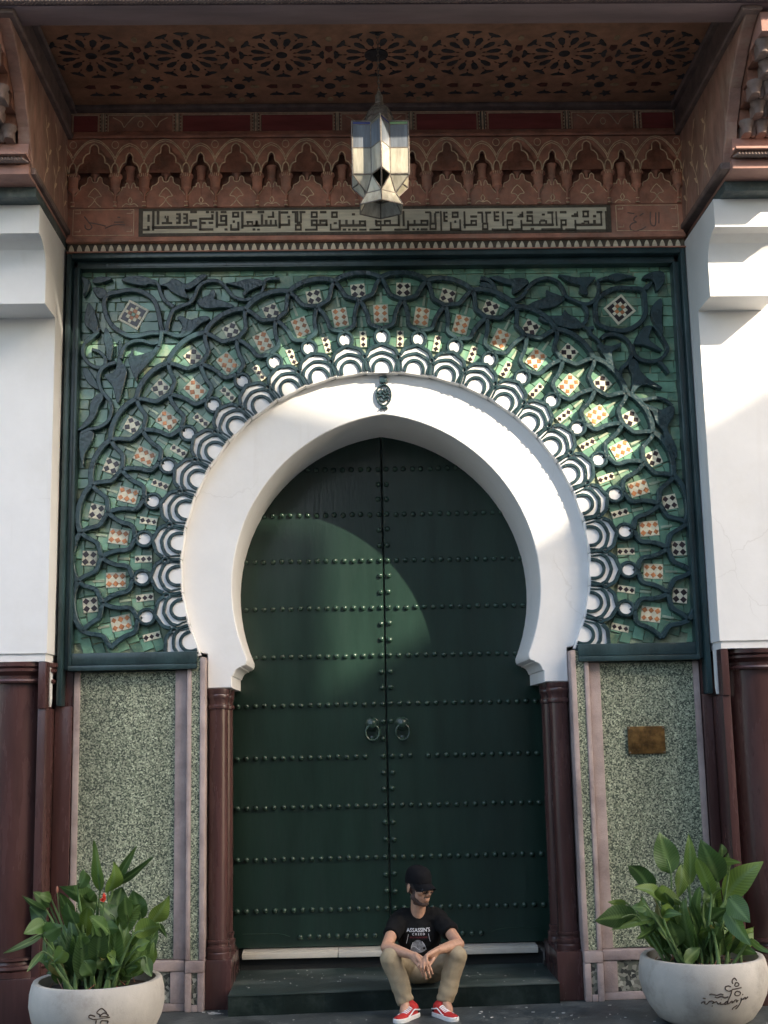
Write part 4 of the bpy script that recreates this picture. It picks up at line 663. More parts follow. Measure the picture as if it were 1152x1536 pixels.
# ------------------------------------------------------------------ terrazzo dado, piers, base
for s in (-1, 1):
    side = 'left of the doors' if s < 0 else 'carrying the brass plaque'
    t = empty('dado_panel', (s*1.84, 0.0, 0.0), 'speckled green terrazzo panel with pinkish stone borders '+side, 'wall panel', 'terrazzo panels beside the doors')
    a, b = 1.445, 2.252
    G().cbox(s*(a+0.085), s*(b-0.045), -0.004, 0.2, 0.34, 2.318, 0.002).build('terrazzo_slab', 'terrazzo', t, smooth=0)
    G().cbox(s*a, s*(a+0.0845), -0.022, 0.2, 0.335, 2.322, 0.010).build('border_strip', 'pink', t)
    G().cbox(s*(b-0.0445), s*b, -0.018, 0.2, 0.335, 2.322, 0.010).build('border_strip', 'pink', t)
    g = G(); g.cbox(s*a, s*b, -0.055, 0.2, 0.262, 0.333, 0.012); g.cbox(s*a, s*b, -0.050, 0.2, 0.0, 0.052, 0.010); g.cbox(s*a, s*(a+0.10), -0.048, 0.2, 0.0525, 0.2615, 0.008); g.cbox(s*(b-0.07), s*b, -0.048, 0.2, 0.0525, 0.2615, 0.008); g.build('base_course', 'pink', t)
    G().cbox(s*(a+0.101), s*(b-0.071), -0.035, 0.2, 0.0525, 0.2615, 0.004).build('base_inset', 'terrazzo_base', t, smooth=0)
    p = empty('door_pier', (s*1.38, 0.0, 0.0), 'narrow pier faced in green terrazzo with pink stone edges, '+('left of the doors' if s < 0 else 'right of the doors'), 'pier', 'narrow piers beside the doors')
    a, b = 1.309, 1.441
    G().cbox(s*(a+0.040), s*(b-0.034), -0.058, 0.2, 0.335, 2.405, 0.002).build('terrazzo_slab', 'terrazzo', p, smooth=0)
    G().cbox(s*a, s*(a+0.0395), -0.070, 0.2, 0.335, 2.41, 0.010).build('edge_strip', 'pink', p)
    G().cbox(s*(b-0.0335), s*b, -0.068, 0.2, 0.335, 2.41, 0.010).build('edge_strip', 'pink', p)
    g = G(); g.cbox(s*a, s*b, -0.092, 0.2, 0.255, 0.333, 0.012); g.cbox(s*a, s*(a+0.045), -0.088, 0.2, 0, 0.2545, 0.008); g.cbox(s*(b-0.045), s*b, -0.088, 0.2, 0, 0.2545, 0.008); g.cbox(s*(a+0.0455), s*(b-0.0455), -0.088, 0.2, 0, 0.045, 0.008); g.build('base_course', 'pink', p)
    G().box(s*(a+0.0455), s*(b-0.0455), -0.075, 0.2, 0.0455, 0.2545).build('base_inset', 'terrazzo_base', p, smooth=0)
    G().cbox(s*1.372, s*1.440, -0.066, 0.15, 2.412, 2.452, 0.006).build('plaster_cap', 'white', p)
    g = G(); g.box(s*1.312, s*1.45, 0.201, 0.86, 0, 2.188); props(g.build('door_jamb', 'red', smooth=0), kind='structure')

pq = empty('brass_plaque', (1.841, -0.006, 1.664), 'tarnished brass plaque with worn embossed lines on the right terrazzo panel', 'plaque')
G().cbox(1.707, 1.975, -0.022, -0.005, 1.664, 1.859, 0.006).build('plate', 'brass', pq)
g = G()
for i in range(5):
    z = 1.825-i*0.032; x = 1.735+0.01*(i % 2)
    while x < 1.93:
        w = RND.uniform(0.012, 0.032); g.box(x, min(x+w, 1.945), -0.0245, -0.0215, z-0.006, z+0.004); x += w+0.010
props(g.build('embossing', 'brass', pq, smooth=0), kind='stuff')
screw = G().lathe([(0.006, 0), (0.006, 0.003), (0.001, 0.005)], seg=8).xf(Matrix.Rotation(rad(90), 4, 'X')).mesh('screw', 'metal', 40)
for x in (1.718, 1.964):
    for z in (1.675, 1.848): link('screw', screw, pq, (x, -0.022, z))

# ------------------------------------------------------------------ columns
def column(name, cx, cy, r, zb, zt, plinth, label, cat, group):
    c = empty(name, (cx, cy, 0), label, cat, group)
    G().lathe([(r*0.99, zb), (r*1.0, zb+0.3), (r*0.965, zt)], cx, cy, 40).build('shaft', 'red', c, smooth=40)
    k = r
    cap = [(k*0.965, zt), (k*1.10, zt+0.005), (k*1.13, zt+0.018), (k*1.10, zt+0.031), (k*0.99, zt+0.036), (k*0.99, zt+0.055), (k*1.08, zt+0.075), (k*1.15, zt+0.085), (k*1.15, zt+0.102), (k*1.10, zt+0.108), (k*1.18, zt+0.120), (k*1.18, zt+0.147)]
    G().lathe(cap, cx, cy, 40).build('capital', 'red', c, smooth=35)
    bs = [(k*1.25, zb-0.125), (k*1.25, zb-0.090), (k*1.20, zb-0.085), (k*1.27, zb-0.070), (k*1.25, zb-0.052), (k*1.10, zb-0.045), (k*1.08, zb-0.030), (k*1.16, zb-0.020), (k*1.15, zb-0.005), (k*0.99, zb)]
    G().lathe(bs, cx, cy, 40).build('base', 'red', c, smooth=35)
    if plinth: G().cbox(*plinth, 0.010).build('plinth', 'red', c)
    return c
for s in (-1, 1):
    sd = 'left' if s < 0 else 'right'
    column('door_column', s*1.232, 0.085, 0.072, 0.452, 2.040, (s*1.128, s*1.306, -0.035, 0.245, 0, 0.326), 'slim oxblood column at the front of the %s door jamb' % sd, 'column', 'slim columns in the door jambs')
    column('door_column', s*1.222, 0.420, 0.066, 0.452, 2.040, (s*1.128, s*1.306, 0.248, 0.560, 0, 0.326), 'slim oxblood column set back behind another in the %s door jamb' % sd, 'column', 'slim columns in the door jambs')
    column('corner_column', s*2.625, -0.070, 0.238, 0.420, 2.235, (s*2.33, s*2.93, -0.36, -0.002, 0, 0.294), 'thick glossy oxblood half column at the %s edge of the gateway' % sd, 'column', 'thick corner columns')

# ------------------------------------------------------------------ pilasters with corbels, side boards and cornices
brk = G().lathe([(0.016, 0), (0.030, 0.006), (0.033, 0.030), (0.036, 0.050), (0.049, 0.070), (0.053, 0.086), (0.053, 0.092)], 0, -0.040, 14).box(-0.030, 0.030, -0.04, 0.06, 0.001, 0.091).mesh('bracket', 'muq_stone', 35)
brk2 = G().lathe([(0.012, 0), (0.026, 0.02), (0.030, 0.05), (0.048, 0.078), (0.050, 0.092)], 0, -0.045, 10).mesh('drop', 'muq_stone', 40)
for s in (-1, 1):
    sd = 'left' if s < 0 else 'right'
    XI = 2.375 if s < 0 else 2.325
    p = empty('pilaster', (s*2.57, -0.16, 2.385), ('white stepped pilaster at the left edge, wholly in shade' if s < 0 else 'white stepped pilaster at the right edge, crossed by sunlight and diagonal shadows'), 'pilaster', 'white pilasters flanking the gateway')
    prof = [(0, 2.44), (-0.33, 2.44), (-0.33, 4.862), (-0.65, 4.862), (-0.65, 5.115), (-0.665, 5.175), (-0.705, 5.235), (-0.775, 5.280), (-0.83, 5.292), (-0.87, 5.292), (-0.87, 5.498), (0, 5.498)]
    G().prism(prof, s*XI, s*(2.797 if s > 0 else 3.3), axis='x').build('corbelled_body', 'white', p, smooth=20)
    G().box(s*(XI+0.012), s*(2.795 if s > 0 else 3.3), -0.318, -0.001, 2.386, 2.4395).build('foot_band', 'white', p, smooth=0)
    poly = [(-0.20, 2.3855), (-0.125, 2.3855), (-0.125, 2.12), (-0.145, 2.075), (-0.165, 2.075), (-0.18, 2.14)]
    G().prism(poly, s*(XI+0.004), s*(XI+0.05), axis='x').build('hanging_lip', 'white', p, smooth=0)
    b = props(G().cbox(s*2.256, s*(XI+0.0), -0.050, 0.0, 0, 2.078, 0.006).build('corner_board', 'red'), 'oxblood painted corner strip between %s column and terrazzo panel' % sd, 'corner strip', 'oxblood corner strips')
    b = props(G().cbox(s*(XI+0.004), s*(XI+0.06), -0.30, -0.002, 0, 2.06, 0.004).cbox(s*(XI+0.006), s*(XI+0.058), -0.315, -0.205, 2.0605, 2.384, 0.003).build('return_board', 'red'), 'oxblood return board beside the thick %s column' % sd, 'return board', 'oxblood return boards')
    # cornice of carved brackets
    XJ = (2.442 if s < 0 else 2.412); XE = 3.3 if s < 0 else 2.87
    c = empty('bracket_cornice', (s*2.6, -1.0, 5.50), 'carved muqarnas bracket cornice above the %s white pilaster' % sd, 'cornice', 'bracket cornices over the pilasters')
    G().cbox(s*2.37, s*XE, -1.00, 0, 5.5, 5.572, 0.006).build('green_band', 'green_band', c)
    G().cbox(s*2.37, s*XE, -1.20, 0, 5.573, 5.640, 0.005).build('pink_band', 'fascia', c)
    g = G(); x = 2.37
    while x < XE: g.tube([(s*x, -1.235, 5.640), (s*(x+0.030), -1.265, 5.650), (s*(x+0.040), -1.250, 5.668)], 0.010, 6); x += 0.022
    props(g.build('rope_moulding', 'muq_stone', c), kind='stuff')
    G().cbox(s*2.37, s*XE, -1.295, 0, 5.672, 5.690, 0.004).build('ledge', 'fascia', c)
    G().cbox(s*2.37, s*XE, -1.225, 0, 5.691, 5.778, 0.003).build('plain_board', 'fascia', c)
    for j in range(5):
        z = 5.779+j*0.0865; y = -1.245-j*0.106
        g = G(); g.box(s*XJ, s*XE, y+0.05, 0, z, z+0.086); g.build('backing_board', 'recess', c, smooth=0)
        x = XJ+0.046+(0.05 if j % 2 else 0)
        while x < XE-0.03:
            link('bracket', brk, c, (s*x, y, z-0.003), (0, 0, 0)); link('drop', brk2, c, (s*(x+0.05), y+0.04, z-0.003))
            x += 0.100
    G().cbox(s*XJ, s*XE, -1.83, 0, 6.213, 6.348, 0.005).build('top_board', 'fascia', c)
# ------------------------------------------------------------------ carved and painted canopy
can = empty('canopy', (0, -0.9, 5.40), 'deep red-brown carved wooden canopy with painted ceiling over the gate', 'canopy')
XL, XR = -2.360, 2.325
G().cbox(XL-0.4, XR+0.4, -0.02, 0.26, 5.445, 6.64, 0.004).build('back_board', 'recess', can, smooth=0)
for s, X in ((-1, XL), (1, XR)):
    prof = [(-0.02, 5.62), (-1.14, 5.62), (-1.165, 5.70), (-1.225, 5.78), (-1.26, 5.88), (-1.34, 5.97), (-1.385, 6.06), (-1.50, 6.15), (-1.575, 6.22), (-1.70, 6.30), (-1.80, 6.345), (-1.80, 6.36), (-0.02, 6.36)]
    ck = G().prism(prof, X, X+s*0.078, axis='x', ch=0.006).build('cheek', 'cheek', can, smooth=0)
    G().prism([(-0.021, 5.595), (-1.150, 5.595), (-1.150, 5.640), (-0.021, 5.640)], X-s*0.022, X+s*0.09, axis='x', ch=0.008).build('edge_moulding', 'wood_dark', ck, smooth=0)
    G().prism([(-0.021, 6.345), (-1.86, 6.345), (-1.86, 6.395), (-0.021, 6.395)], X-s*0.040, X+s*0.09, axis='x', ch=0.010).build('edge_moulding', 'wood_dark', ck, smooth=0)
    G().prism([(-0.021, 6.405), (-1.62, 6.405), (-1.62, 6.60), (-0.021, 6.60)], X-s*0.004, X+s*0.07, axis='x', ch=0.004).build('side_frieze', 'wood_dark', ck, smooth=0)
    G().prism([(-0.021, 6.59), (-1.60, 6.59), (-1.60, 6.628), (-0.021, 6.628)], X-s*0.050, X+s*0.05, axis='x', ch=0.010).build('cove', 'wood_dark', ck, smooth=0)
    g = G()      # faint painted stems on the cheek
    for k in range(3):
        pts = [(-0.18-0.30*k-0.06*math.sin(i*0.9+k), 5.68+0.085*i) for i in range(8 if k < 2 else 7)]
        q = cr(pts, 4)
        g.add([(X-s*0.0015, p.x+d, p.y) for p in q for d in (-0.006, 0.006)], [(2*i, 2*i+1, 2*i+3, 2*i+2) for i in range(len(q)-1)])
        for i in range(1, len(pts)-1):
            y, z = pts[i]; e = 1 if i % 2 else -1
            lf = [(y, z), (y+e*0.045, z+0.030), (y+e*0.085, z+0.080), (y+e*0.030, z+0.062)]
            g.add([(X-s*0.0022, a, b) for a, b in lf], [(0, 1, 2, 3)])
    props(g.build('painted_stems', MT['gold'], ck, smooth=0), kind='stuff')
# ceiling with painted cut-outs
ce = G().box(XL-0.06, XR+0.06, -1.70, -0.02, 6.632, 6.70).build('ceiling_board', 'ceiling', can, smooth=0)
def zm(name, pts, m): return G().prism(pts, 0.0, 0.008, axis='z', ch=0.0015).mesh(name, m, 0)
pet = zm('petal', [(-0.056, 0), (-0.024, -0.020), (0.028, -0.025), (0.050, -0.010), (0.054, 0), (0.050, 0.010), (0.028, 0.025), (-0.024, 0.020)], 'petal')
arr = zm('arrowhead', [(-0.012, -0.056), (0.010, -0.030), (0.014, -0.010), (0.040, 0), (0.014, 0.010), (0.010, 0.030), (-0.012, 0.056), (-0.022, 0.030), (-0.018, 0), (-0.022, -0.030)], 'petal')
hub = zm('rosette_hub', [(0.041*math.cos(i*math.pi/8), 0.041*math.sin(i*math.pi/8)) for i in range(16)], 'petal')
ova = zm('oval_chip', [(0.022*math.cos(i*math.pi/6), 0.034*math.sin(i*math.pi/6)) for i in range(12)], 'petal_cream')
loz = zm('maroon_chip', [(-0.024, -0.034), (0.024, -0.034), (0.028, 0.014), (0, 0.048), (-0.028, 0.014)], 'petal_red')
star = zm('dark_star', [(0.052*(1 if i % 2 == 0 else 0.5)*math.cos(i*math.pi/5), 0.052*(1 if i % 2 == 0 else 0.5)*math.sin(i*math.pi/5)) for i in range(10)], 'petal')
lz2 = zm('red_lozenge', [(-0.014, 0), (0, -0.008), (0.014, 0), (0, 0.008)], 'petal_red')
def cput(name, me, x, y, a=0):
    if XL+0.03 < x < XR-0.03: link(name, me, ce, (x, y, 6.6285), (0, 0, a))
RX = [-2.05+0.676*i for i in range(7)]
for x0 in RX:
    y0 = -0.835; cput('rosette_hub', hub, x0, y0)
    for i in range(12):
        a = rad(15+30*i); cput('petal', pet, x0+0.168*math.cos(a), y0+0.168*math.sin(a), a)
        a = rad(30*i+0); cput('arrowhead', arr, x0+0.282*math.cos(a), y0+0.282*math.sin(a), a+math.pi)
    for i in range(12):
        a = rad(30*i); cput('red_lozenge', lz2, x0+0.222*math.cos(a), y0+0.222*math.sin(a), a)
        a = rad(15+30*i); cput('red_lozenge', lz2, x0+0.098*math.cos(a), y0+0.098*math.sin(a), a)
    xm = x0+0.338
    for y, me, nm, a in ((-0.625, ova, 'oval_chip', 0), (-1.045, ova, 'oval_chip', 0), (-0.755, loz, 'maroon_chip', math.pi), (-0.915, loz, 'maroon_chip', 0)): cput(nm, me, xm, y, a)
    for d in (-0.075, 0.075): cput('dark_star', star, xm+d, -0.500, d*4); cput('dark_star', star, xm+d*0.95, -0.262, d*5)
    cput('oval_chip', ova, xm-0.115, -0.392, math.pi/2); cput('oval_chip', ova, xm+0.115, -0.392, math.pi/2); cput('rosette_hub', hub, xm, -0.392)
    cput('oval_chip', ova, xm, -0.195, 0)
    for d in (-0.090, 0.090): cput('maroon_chip', loz, x0+d, -0.395, math.pi/2 if d < 0 else -math.pi/2); cput('arrowhead', arr, x0+d*0.72, -0.285, -math.pi/2)
# beam, fascia, roof
bm_ = G(); bm_.cbox(-3.6, 3.6, -1.880, -1.655, 6.375, 6.80, 0.008); bm_.build('front_beam', 'beam', can, smooth=20)
G().cbox(-3.6, 3.6, -1.920, -1.882, 6.395, 6.80, 0.006).build('fascia_board', 'fascia', can, smooth=20)
g = G(); x = -3.6
while x < 3.6: g.tube([(x, -1.900, 6.382), (x+0.030, -1.932, 6.386), (x+0.038, -1.925, 6.398)], 0.011, 6); x += 0.024
props(g.build('rope_moulding', 'muq_stone', can), kind='stuff')
G().box(-3.7, 3.7, -2.02, 0.5, 6.81, 6.95).build('roof_slab', 'wood_dark', can, smooth=0)
# upper frieze of red panels
fz = G().box(XL, XR, -0.060, -0.021, 6.425, 6.60).build('panel_frieze', 'wood', can, smooth=0)
G().cbox(XL, XR, -0.135, -0.021, 6.598, 6.631, 0.008).build('top_moulding', 'wood_dark', can, smooth=0)
g = G(); g.cbox(XL, XR, -0.100, -0.021, 6.400, 6.424, 0.006); g.cbox(XL, XR, -0.115, -0.021, 6.372, 6.3995, 0.008); g.cbox(XL, XR, -0.150, -0.021, 6.347, 6.3715, 0.006); g.build('shelf_moulding', 'wood', can, smooth=0)
SEQ = [('r', -2.335, -2.155), ('d', -2.065, -1.585), ('r', -1.500, -0.985), ('r', -0.895, -0.350), ('d', -0.270, 0.215), ('r', 0.305, 0.765), ('r', 0.865, 1.425), ('d', 1.520, 1.985), ('r', 2.060, 2.300)]
for k, (t, a, b) in enumerate(SEQ):
    G().cbox(a, b, -0.068, -0.0605, 6.440, 6.572, 0.004).build('red_panel' if t == 'r' else 'scroll_panel', 'panel_red' if t == 'r' else 'wood', fz, smooth=0)
    g = G(); g.ribbon([(a-0.008, 6.432), (a-0.008, 6.578), (b+0.008, 6.578), (b+0.008, 6.432)], 0.006, -0.066, -0.060); g.ribbon([(a-0.030, 6.432), (a-0.030, 6.590), (b+0.030, 6.590), (b+0.030, 6.432)], 0.005, -0.065, -0.060)
    if t == 'd':
        c = (a+b)/2
        g.ribbon(cr([(a+0.03, 6.555), (a+0.09, 6.520), (a+0.115, 6.475), (a+0.14, 6.505), (c-0.05, 6.560), (c, 6.566), (c+0.05, 6.560), (b-0.14, 6.505), (b-0.115, 6.475), (b-0.09, 6.520), (b-0.03, 6.555)], 4), 0.007, -0.073, -0.066)
        g.ribbon([(c+0.020*math.sin(q), 6.500-0.026*math.cos(q)) for q in [i*math.pi/6 for i in range(12)]], 0.006, -0.073, -0.066, closed=True)
    g.build('line_border', 'gold', fz, smooth=0)
    if k < len(SEQ)-1:
        c0 = b+0.034; c1 = SEQ[k+1][1]-0.034
        G().box(c0-0.012, c1+0.012, -0.063, -0.0605, 6.432, 6.590).build('dark_divider', 'petal', fz, smooth=0)
        g = G(); cc = (c0+c1)/2; g.box(cc-0.008, cc+0.008, -0.066, -0.0635, 6.440, 6.594)
        for i in range(5):
            for d in (-0.024, 0.024): g.box(cc+d-0.005, cc+d+0.005, -0.065, -0.0635, 6.446+i*0.028, 6.456+i*0.028)
        g.build('beaded_line', 'gold', fz, smooth=0)
# muqarnas niches
PB = 0.5365; ZX = 0.001074; ZT = lambda v: 6.338-(v-60)*0.001135
FR = [(0,100),(18,108),(30,125),(31,150),(33,166),(52,172),(70,190),(77,212),(77,234),(96,241),(110,258),(116,285),(121,306),(124,306),(125,270),(132,248),(148,233),(164,248),(171,270),(172,306),(176,306),(181,288),(187,262),(202,240),(221,229),(226,212),(227,188),(237,171),(250,163)]
LW = [(0,345),(14,341),(21,330),(23,314),(36,303),(50,314),(53,345),(68,360),(93,370),(100,382),(100,396),(114,404),(127,424),(139,438),(157,438),(169,424),(183,404),(192,392),(193,380),(213,378),(217,358),(228,348),(238,358),(240,384),(250,388)]
def half(pts): return [(x*ZX, ZT(v)) for x, v in pts]
def bay_meshes():
    r = half(FR); full = mirror(r)[::-1]+r[1:]
    fr = G().prism([(-PB/2, 6.338)]+full+[(PB/2, 6.338)], -0.150, -0.108, ch=0.004).mesh('niche_front', 'wood', 0)
    r2 = half(LW); f2 = mirror(r2)[::-1]+r2[1:]
    lw = G().prism([(-PB/2, 5.806)]+f2+[(PB/2, 5.806)], -0.098, -0.050, ch=0.004).mesh('niche_lower', 'wood', 0)
    def lath(rows, y): return [(w*ZX, ZT(v)) for w, v in rows]
    g1 = G().lathe(lath([(42,178),(42,188),(36,200),(34,230),(30,270),(28,285),(34,288),(33,297),(20,304),(12,318),(7,345),(2,350)], 0), 0, -0.092, 16).mesh('drop_bracket', 'wood', 35)
    g2 = G().lathe(lath([(40,246),(40,254),(33,264),(30,300),(27,332),(33,336),(31,345),(18,352),(10,370),(6,400),(2,408)], 0), 0, -0.095, 16).mesh('drop_bracket', 'wood', 35)
    g3 = G().lathe(lath([(48,308),(50,322),(40,330),(36,360),(33,398),(40,402),(38,410),(24,420),(13,436),(8,452),(8,500),(14,502),(14,528),(8,530)], 0), 0, -0.118, 16).mesh('niche_column', 'wood', 35)
    g4 = G().add([(x*ZX, -0.098-0.0, ZT(v)) for x, v in ((9,500),(-9,500),(-9,526),(9,526))], [(0,1,2,3)])
    ln = G(); W = 0.0065
    W = 0.0085; e = [(x*ZX, ZT(v-4)) for x, v in FR]
    ln.ribbon(mirror(e)[::-1]+e[1:], W, -0.1535, -0.149, ch=0.001)
    for q in (0, 13):
        a = [(148,222-q*1.7),(132,185-q),(95,135-q),(50,92-q*0.8),(0,76-q)] if q == 0 else [(148,196),(128,160),(88,112),(44,76),(0,64)]
        a = cr([(x*ZX, ZT(v)) for x, v in a], 4); a = a+[Vector((-p.x, p.y)) for p in a[::-1][1:]]
        ln.ribbon(a, 0.0072, -0.1535, -0.149, ch=0.001)
        for s in (-1, 1):
            b = [(148,222),(165,180),(195,138),(222,118),(250,108)] if q == 0 else [(148,196),(170,152),(200,116),(225,102),(250,92)]
            ln.ribbon(cr([(s*x*ZX, ZT(v)) for x, v in b], 4), 0.0072, -0.1535, -0.149, ch=0.001)
    for s in (-1, 1): ln.ribbon([(s*(148+24*math.sin(q))*ZX, ZT(102+26*math.cos(q))) for q in [i*math.pi/6 for i in range(12)]], 0.005, -0.1535, -0.149, closed=True, ch=0.001)
    lf = [(0,388),(22,408),(36,428),(46,446),(20,452),(6,464),(0,474)]
    for s in (-1, 1):
        ln.ribbon(cr([(s*x*ZX, ZT(v)) for x, v in lf], 3), 0.0065, -0.1005, -0.097, ch=0.001)
        ln.ribbon(cr([(s*x*ZX, ZT(v)) for x, v in [(0,476),(18,500),(44,522)]], 3), 0.0065, -0.1005, -0.097, ch=0.001)
        ln.ribbon(cr([(s*(250+x)*ZX, ZT(v)) for x, v in [(0,455),(-14,480),(0,508),(-30,500),(-56,520)]], 3), 0.0065, -0.1005, -0.097, ch=0.001)
        e2 = [(x*s*ZX, ZT(v+4)) for x, v in LW]; ln.ribbon(e2, 0.0070, -0.1005, -0.097, ch=0.001)
        for v in (500, 528):
            ln.ribbon([(s*(148-12)*ZX, ZT(v)), (s*(148+12)*ZX, ZT(v))], 0.005, -0.137, -0.125, ch=0.001)
        for dx in (-30, -15, 0, 15, 30): ln.ribbon([(s*(148+dx*0.75)*ZX, ZT(334)), (s*(148+dx)*ZX, ZT(312))], 0.0035, -0.118-math.sqrt(max(0, 50**2-dx**2))*ZX-0.0015, -0.118-math.sqrt(max(0, 50**2-dx**2))*ZX+0.004, ch=0.0005)
    return fr, lw, g1, g2, g3, ln.mesh('line_ornament', 'gold', 0)
fr, lw, g1, g2, g3, lnm = bay_meshes()
for k in range(-4, 5):
    x = -0.012+k*PB
    if x-PB/2 < XL-0.06: pass
    b = link('muqarnas_bay', fr, can, (x, 0, 0)); link('lower_board', lw, b, (x, 0, 0)); link('drop_bracket', g1, b, (x, 0, 0))
    for s in (-1, 1): link('niche_column', g3, b, (x+s*148*ZX, 0, 0))
    if k < 4: link('drop_bracket', g2, b, (x+PB/2, 0, 0))
    link('line_ornament', lnm, b, (x, 0, 0))
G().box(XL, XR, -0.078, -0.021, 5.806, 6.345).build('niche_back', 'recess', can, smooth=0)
# inscription board
g = G(); g.cbox(XL, XR, -0.090, -0.021, 5.5665, 5.805, 0.004); fld = g.build('inscription_field', 'wood', can, smooth=0)
G().cbox(-1.824, 1.769, -0.100, -0.0905, 5.574, 5.799, 0.003).build('board_border', 'letter', fld, smooth=0)
G().cbox(-1.790, 1.736, -0.104, -0.1005, 5.598, 5.775, 0.002).build('cream_board', 'board', fld, smooth=0)
g = G()
for x0, z0, x1, z1 in KUFIC:
    x0, x1 = min(x0, x1), max(x0, x1); z0, z1 = min(z0, z1), max(z0, z1)
    if -1.79 < x0 and x1 < 1.74: g.cbox(x0, x1, -0.112, -0.103, z0, z1, 0.0018)
g.build('kufic_lettering', 'letter', fld, smooth=0)
for pts in SCRIPT_LINES: G().ribbon(cr(pts, 4), 0.009, -0.0925, -0.088, ch=0.002).build('script_stroke', 'wood_dark', fld, smooth=0)
g = G()
for a, b in ((-2.33, -1.85), (1.80, 2.30)):
    g.ribbon([(a+0.012, 5.590), (a+0.012, 5.795), (b-0.012, 5.795), (b-0.012, 5.590), (a+0.012, 5.590)], 0.005, -0.0925, -0.089, closed=True, ch=0.001)
    for zz in (5.62, 5.765):
        for xx in (a+0.045, b-0.045): g.ribbon([(xx-0.02, zz), (xx+0.02, zz), (xx+0.02, zz+0.018)], 0.005, -0.0925, -0.089, ch=0.001)
g.build('line_border', 'gold', fld, smooth=0)
g = G(); g.cbox(XL, XR, -0.120, -0.021, 5.545, 5.566, 0.006); g.cbox(XL, XR, -0.135, -0.021, 5.524, 5.5445, 0.005); g.build('lower_moulding', 'wood', can, smooth=0)
dn = G().box(XL, XR, -0.085, -0.021, 5.452, 5.5235).build('dentil_strip', 'letter', can, smooth=0)
G().cbox(XL, XR, -0.125, -0.021, 5.4415, 5.4515, 0.003).build('lip_moulding', 'wood', can, smooth=0)
dme = G().prism([(-0.017, 0.0), (-0.019, 0.018), (-0.013, 0.042), (-0.006, 0.056), (0, 0.061), (0.006, 0.056), (0.013, 0.042), (0.019, 0.018), (0.017, 0.0)], -0.100, -0.084, ch=0.003).mesh('dentil', 'board', 0)
for i in range(78):
    x = XL+0.035+i*0.0597
    if x < XR-0.02: link('dentil', dme, dn, (x, 0, 5.452))

# ------------------------------------------------------------------ hanging lantern
LX, LY = -0.008, -0.79
la = empty('lantern', (LX, LY, 5.47), 'star shaped metal and glass lantern hanging on a chain from the painted ceiling', 'lantern')
g = G()
zc = 6.36
while zc < 6.815:
    a = (int(zc*1000) // 26) % 2
    g.tube([(LX+(0.008*math.cos(q) if a else 0), LY+(0 if a else 0.008*math.cos(q)), zc+0.017*math.sin(q)) for q in [i*math.pi/5 for i in range(10)]], 0.0026, 5, closed=True); zc += 0.026
g.build('chain', 'metal', la)
G().lathe([(0.020, 6.823), (0.020, 6.812), (0.010, 6.806), (0.003, 6.804)], LX, LY, 14).build('ceiling_rose', 'petal', la)
G().lathe([(0.004, 6.372), (0.014, 6.365), (0.016, 6.345), (0.028, 6.338), (0.030, 6.275), (0.038, 6.268), (0.030, 6.262), (0.032, 6.255)], LX, LY, 12).build('neck', 'metal', la, smooth=35)
g = G(); dome = [(0.032, 6.256), (0.060, 6.235), (0.085, 6.195), (0.100, 6.150), (0.108, 6.100)]
g.lathe(dome, LX, LY, 12)
for i in range(12):
    a = i*math.pi/6
    g.tube([(LX+(r+0.003)*math.cos(a), LY+(r+0.003)*math.sin(a), z) for r, z in dome], 0.004, 5)
for r, z in dome[1:]: g.tube([(LX+(r+0.003)*math.cos(i*math.pi/10), LY+(r+0.003)*math.sin(i*math.pi/10), z) for i in range(20)], 0.003, 5, closed=True)
g.build('dome', 'metal', la, smooth=35)
ZB, ZM, ZTP = 5.690, 5.885, 6.085
def star_pt(i): return (0.228 if i % 2 == 0 else 0.128), rad(-90+30*i)
SP = [(LX+r*math.cos(a), LY+r*math.sin(a)) for r, a in map(star_pt, range(12))]
fr_ = G()
for i in range(12):
    a, b = SP[i], SP[(i+1) % 12]
    for z0, z1, mt in ((ZB+0.006, ZM-0.004, 'pane' if i % 3 else 'pane_dull'), (ZM+0.004, ZTP-0.030, 'pane_blue')):
        n = Vector((b[1]-a[1], a[0]-b[0], 0)).normalized()*0.003
        la_ = lambda t, z: Vector((a[0]+(b[0]-a[0])*t, a[1]+(b[1]-a[1])*t, z))
        q = [la_(0.05, z0), la_(0.95, z0), la_(0.95, z1), la_(0.05, z1)]
        G().add([p-n for p in q]+[p+n for p in q], [(0,1,2,3), (7,6,5,4), (0,4,5,1), (1,5,6,2), (2,6,7,3), (3,7,4,0)]).build('pane', mt, la, smooth=0)
    for z, r in ((ZB, 0.006), (ZM, 0.006), (ZTP-0.026, 0.004), (ZTP, 0.006)): fr_.tube([(a[0], a[1], z), (b[0], b[1], z)], r, 6)
    fr_.tube([(a[0], a[1], ZB), (a[0], a[1], ZTP)], 0.006, 6)
    q = [(a[0], a[1], ZTP-0.024), (b[0], b[1], ZTP-0.024), (b[0], b[1], ZTP-0.004), (a[0], a[1], ZTP-0.004)]
    G().add(q, [(0, 1, 2, 3)]).build('coloured_strip', ('pane_navy', 'pane_green', 'pane_navy', 'pane_dull')[i % 4], la, smooth=0)
G().add([(x, y, ZTP) for x, y in SP]+[(LX, LY, ZTP+0.03)], [(i, (i+1) % 12, 12) for i in range(12)]).build('top_plate', 'metal', la, smooth=0)
HX = [(LX+0.118*math.cos(rad(-90+60*i)), LY+0.118*math.sin(rad(-90+60*i))) for i in range(6)]
BX = [(LX+0.170*math.cos(rad(-90+60*i)), LY+0.170*math.sin(rad(-90+60*i))) for i in range(6)]
ZH, ZK = 5.572, 5.478
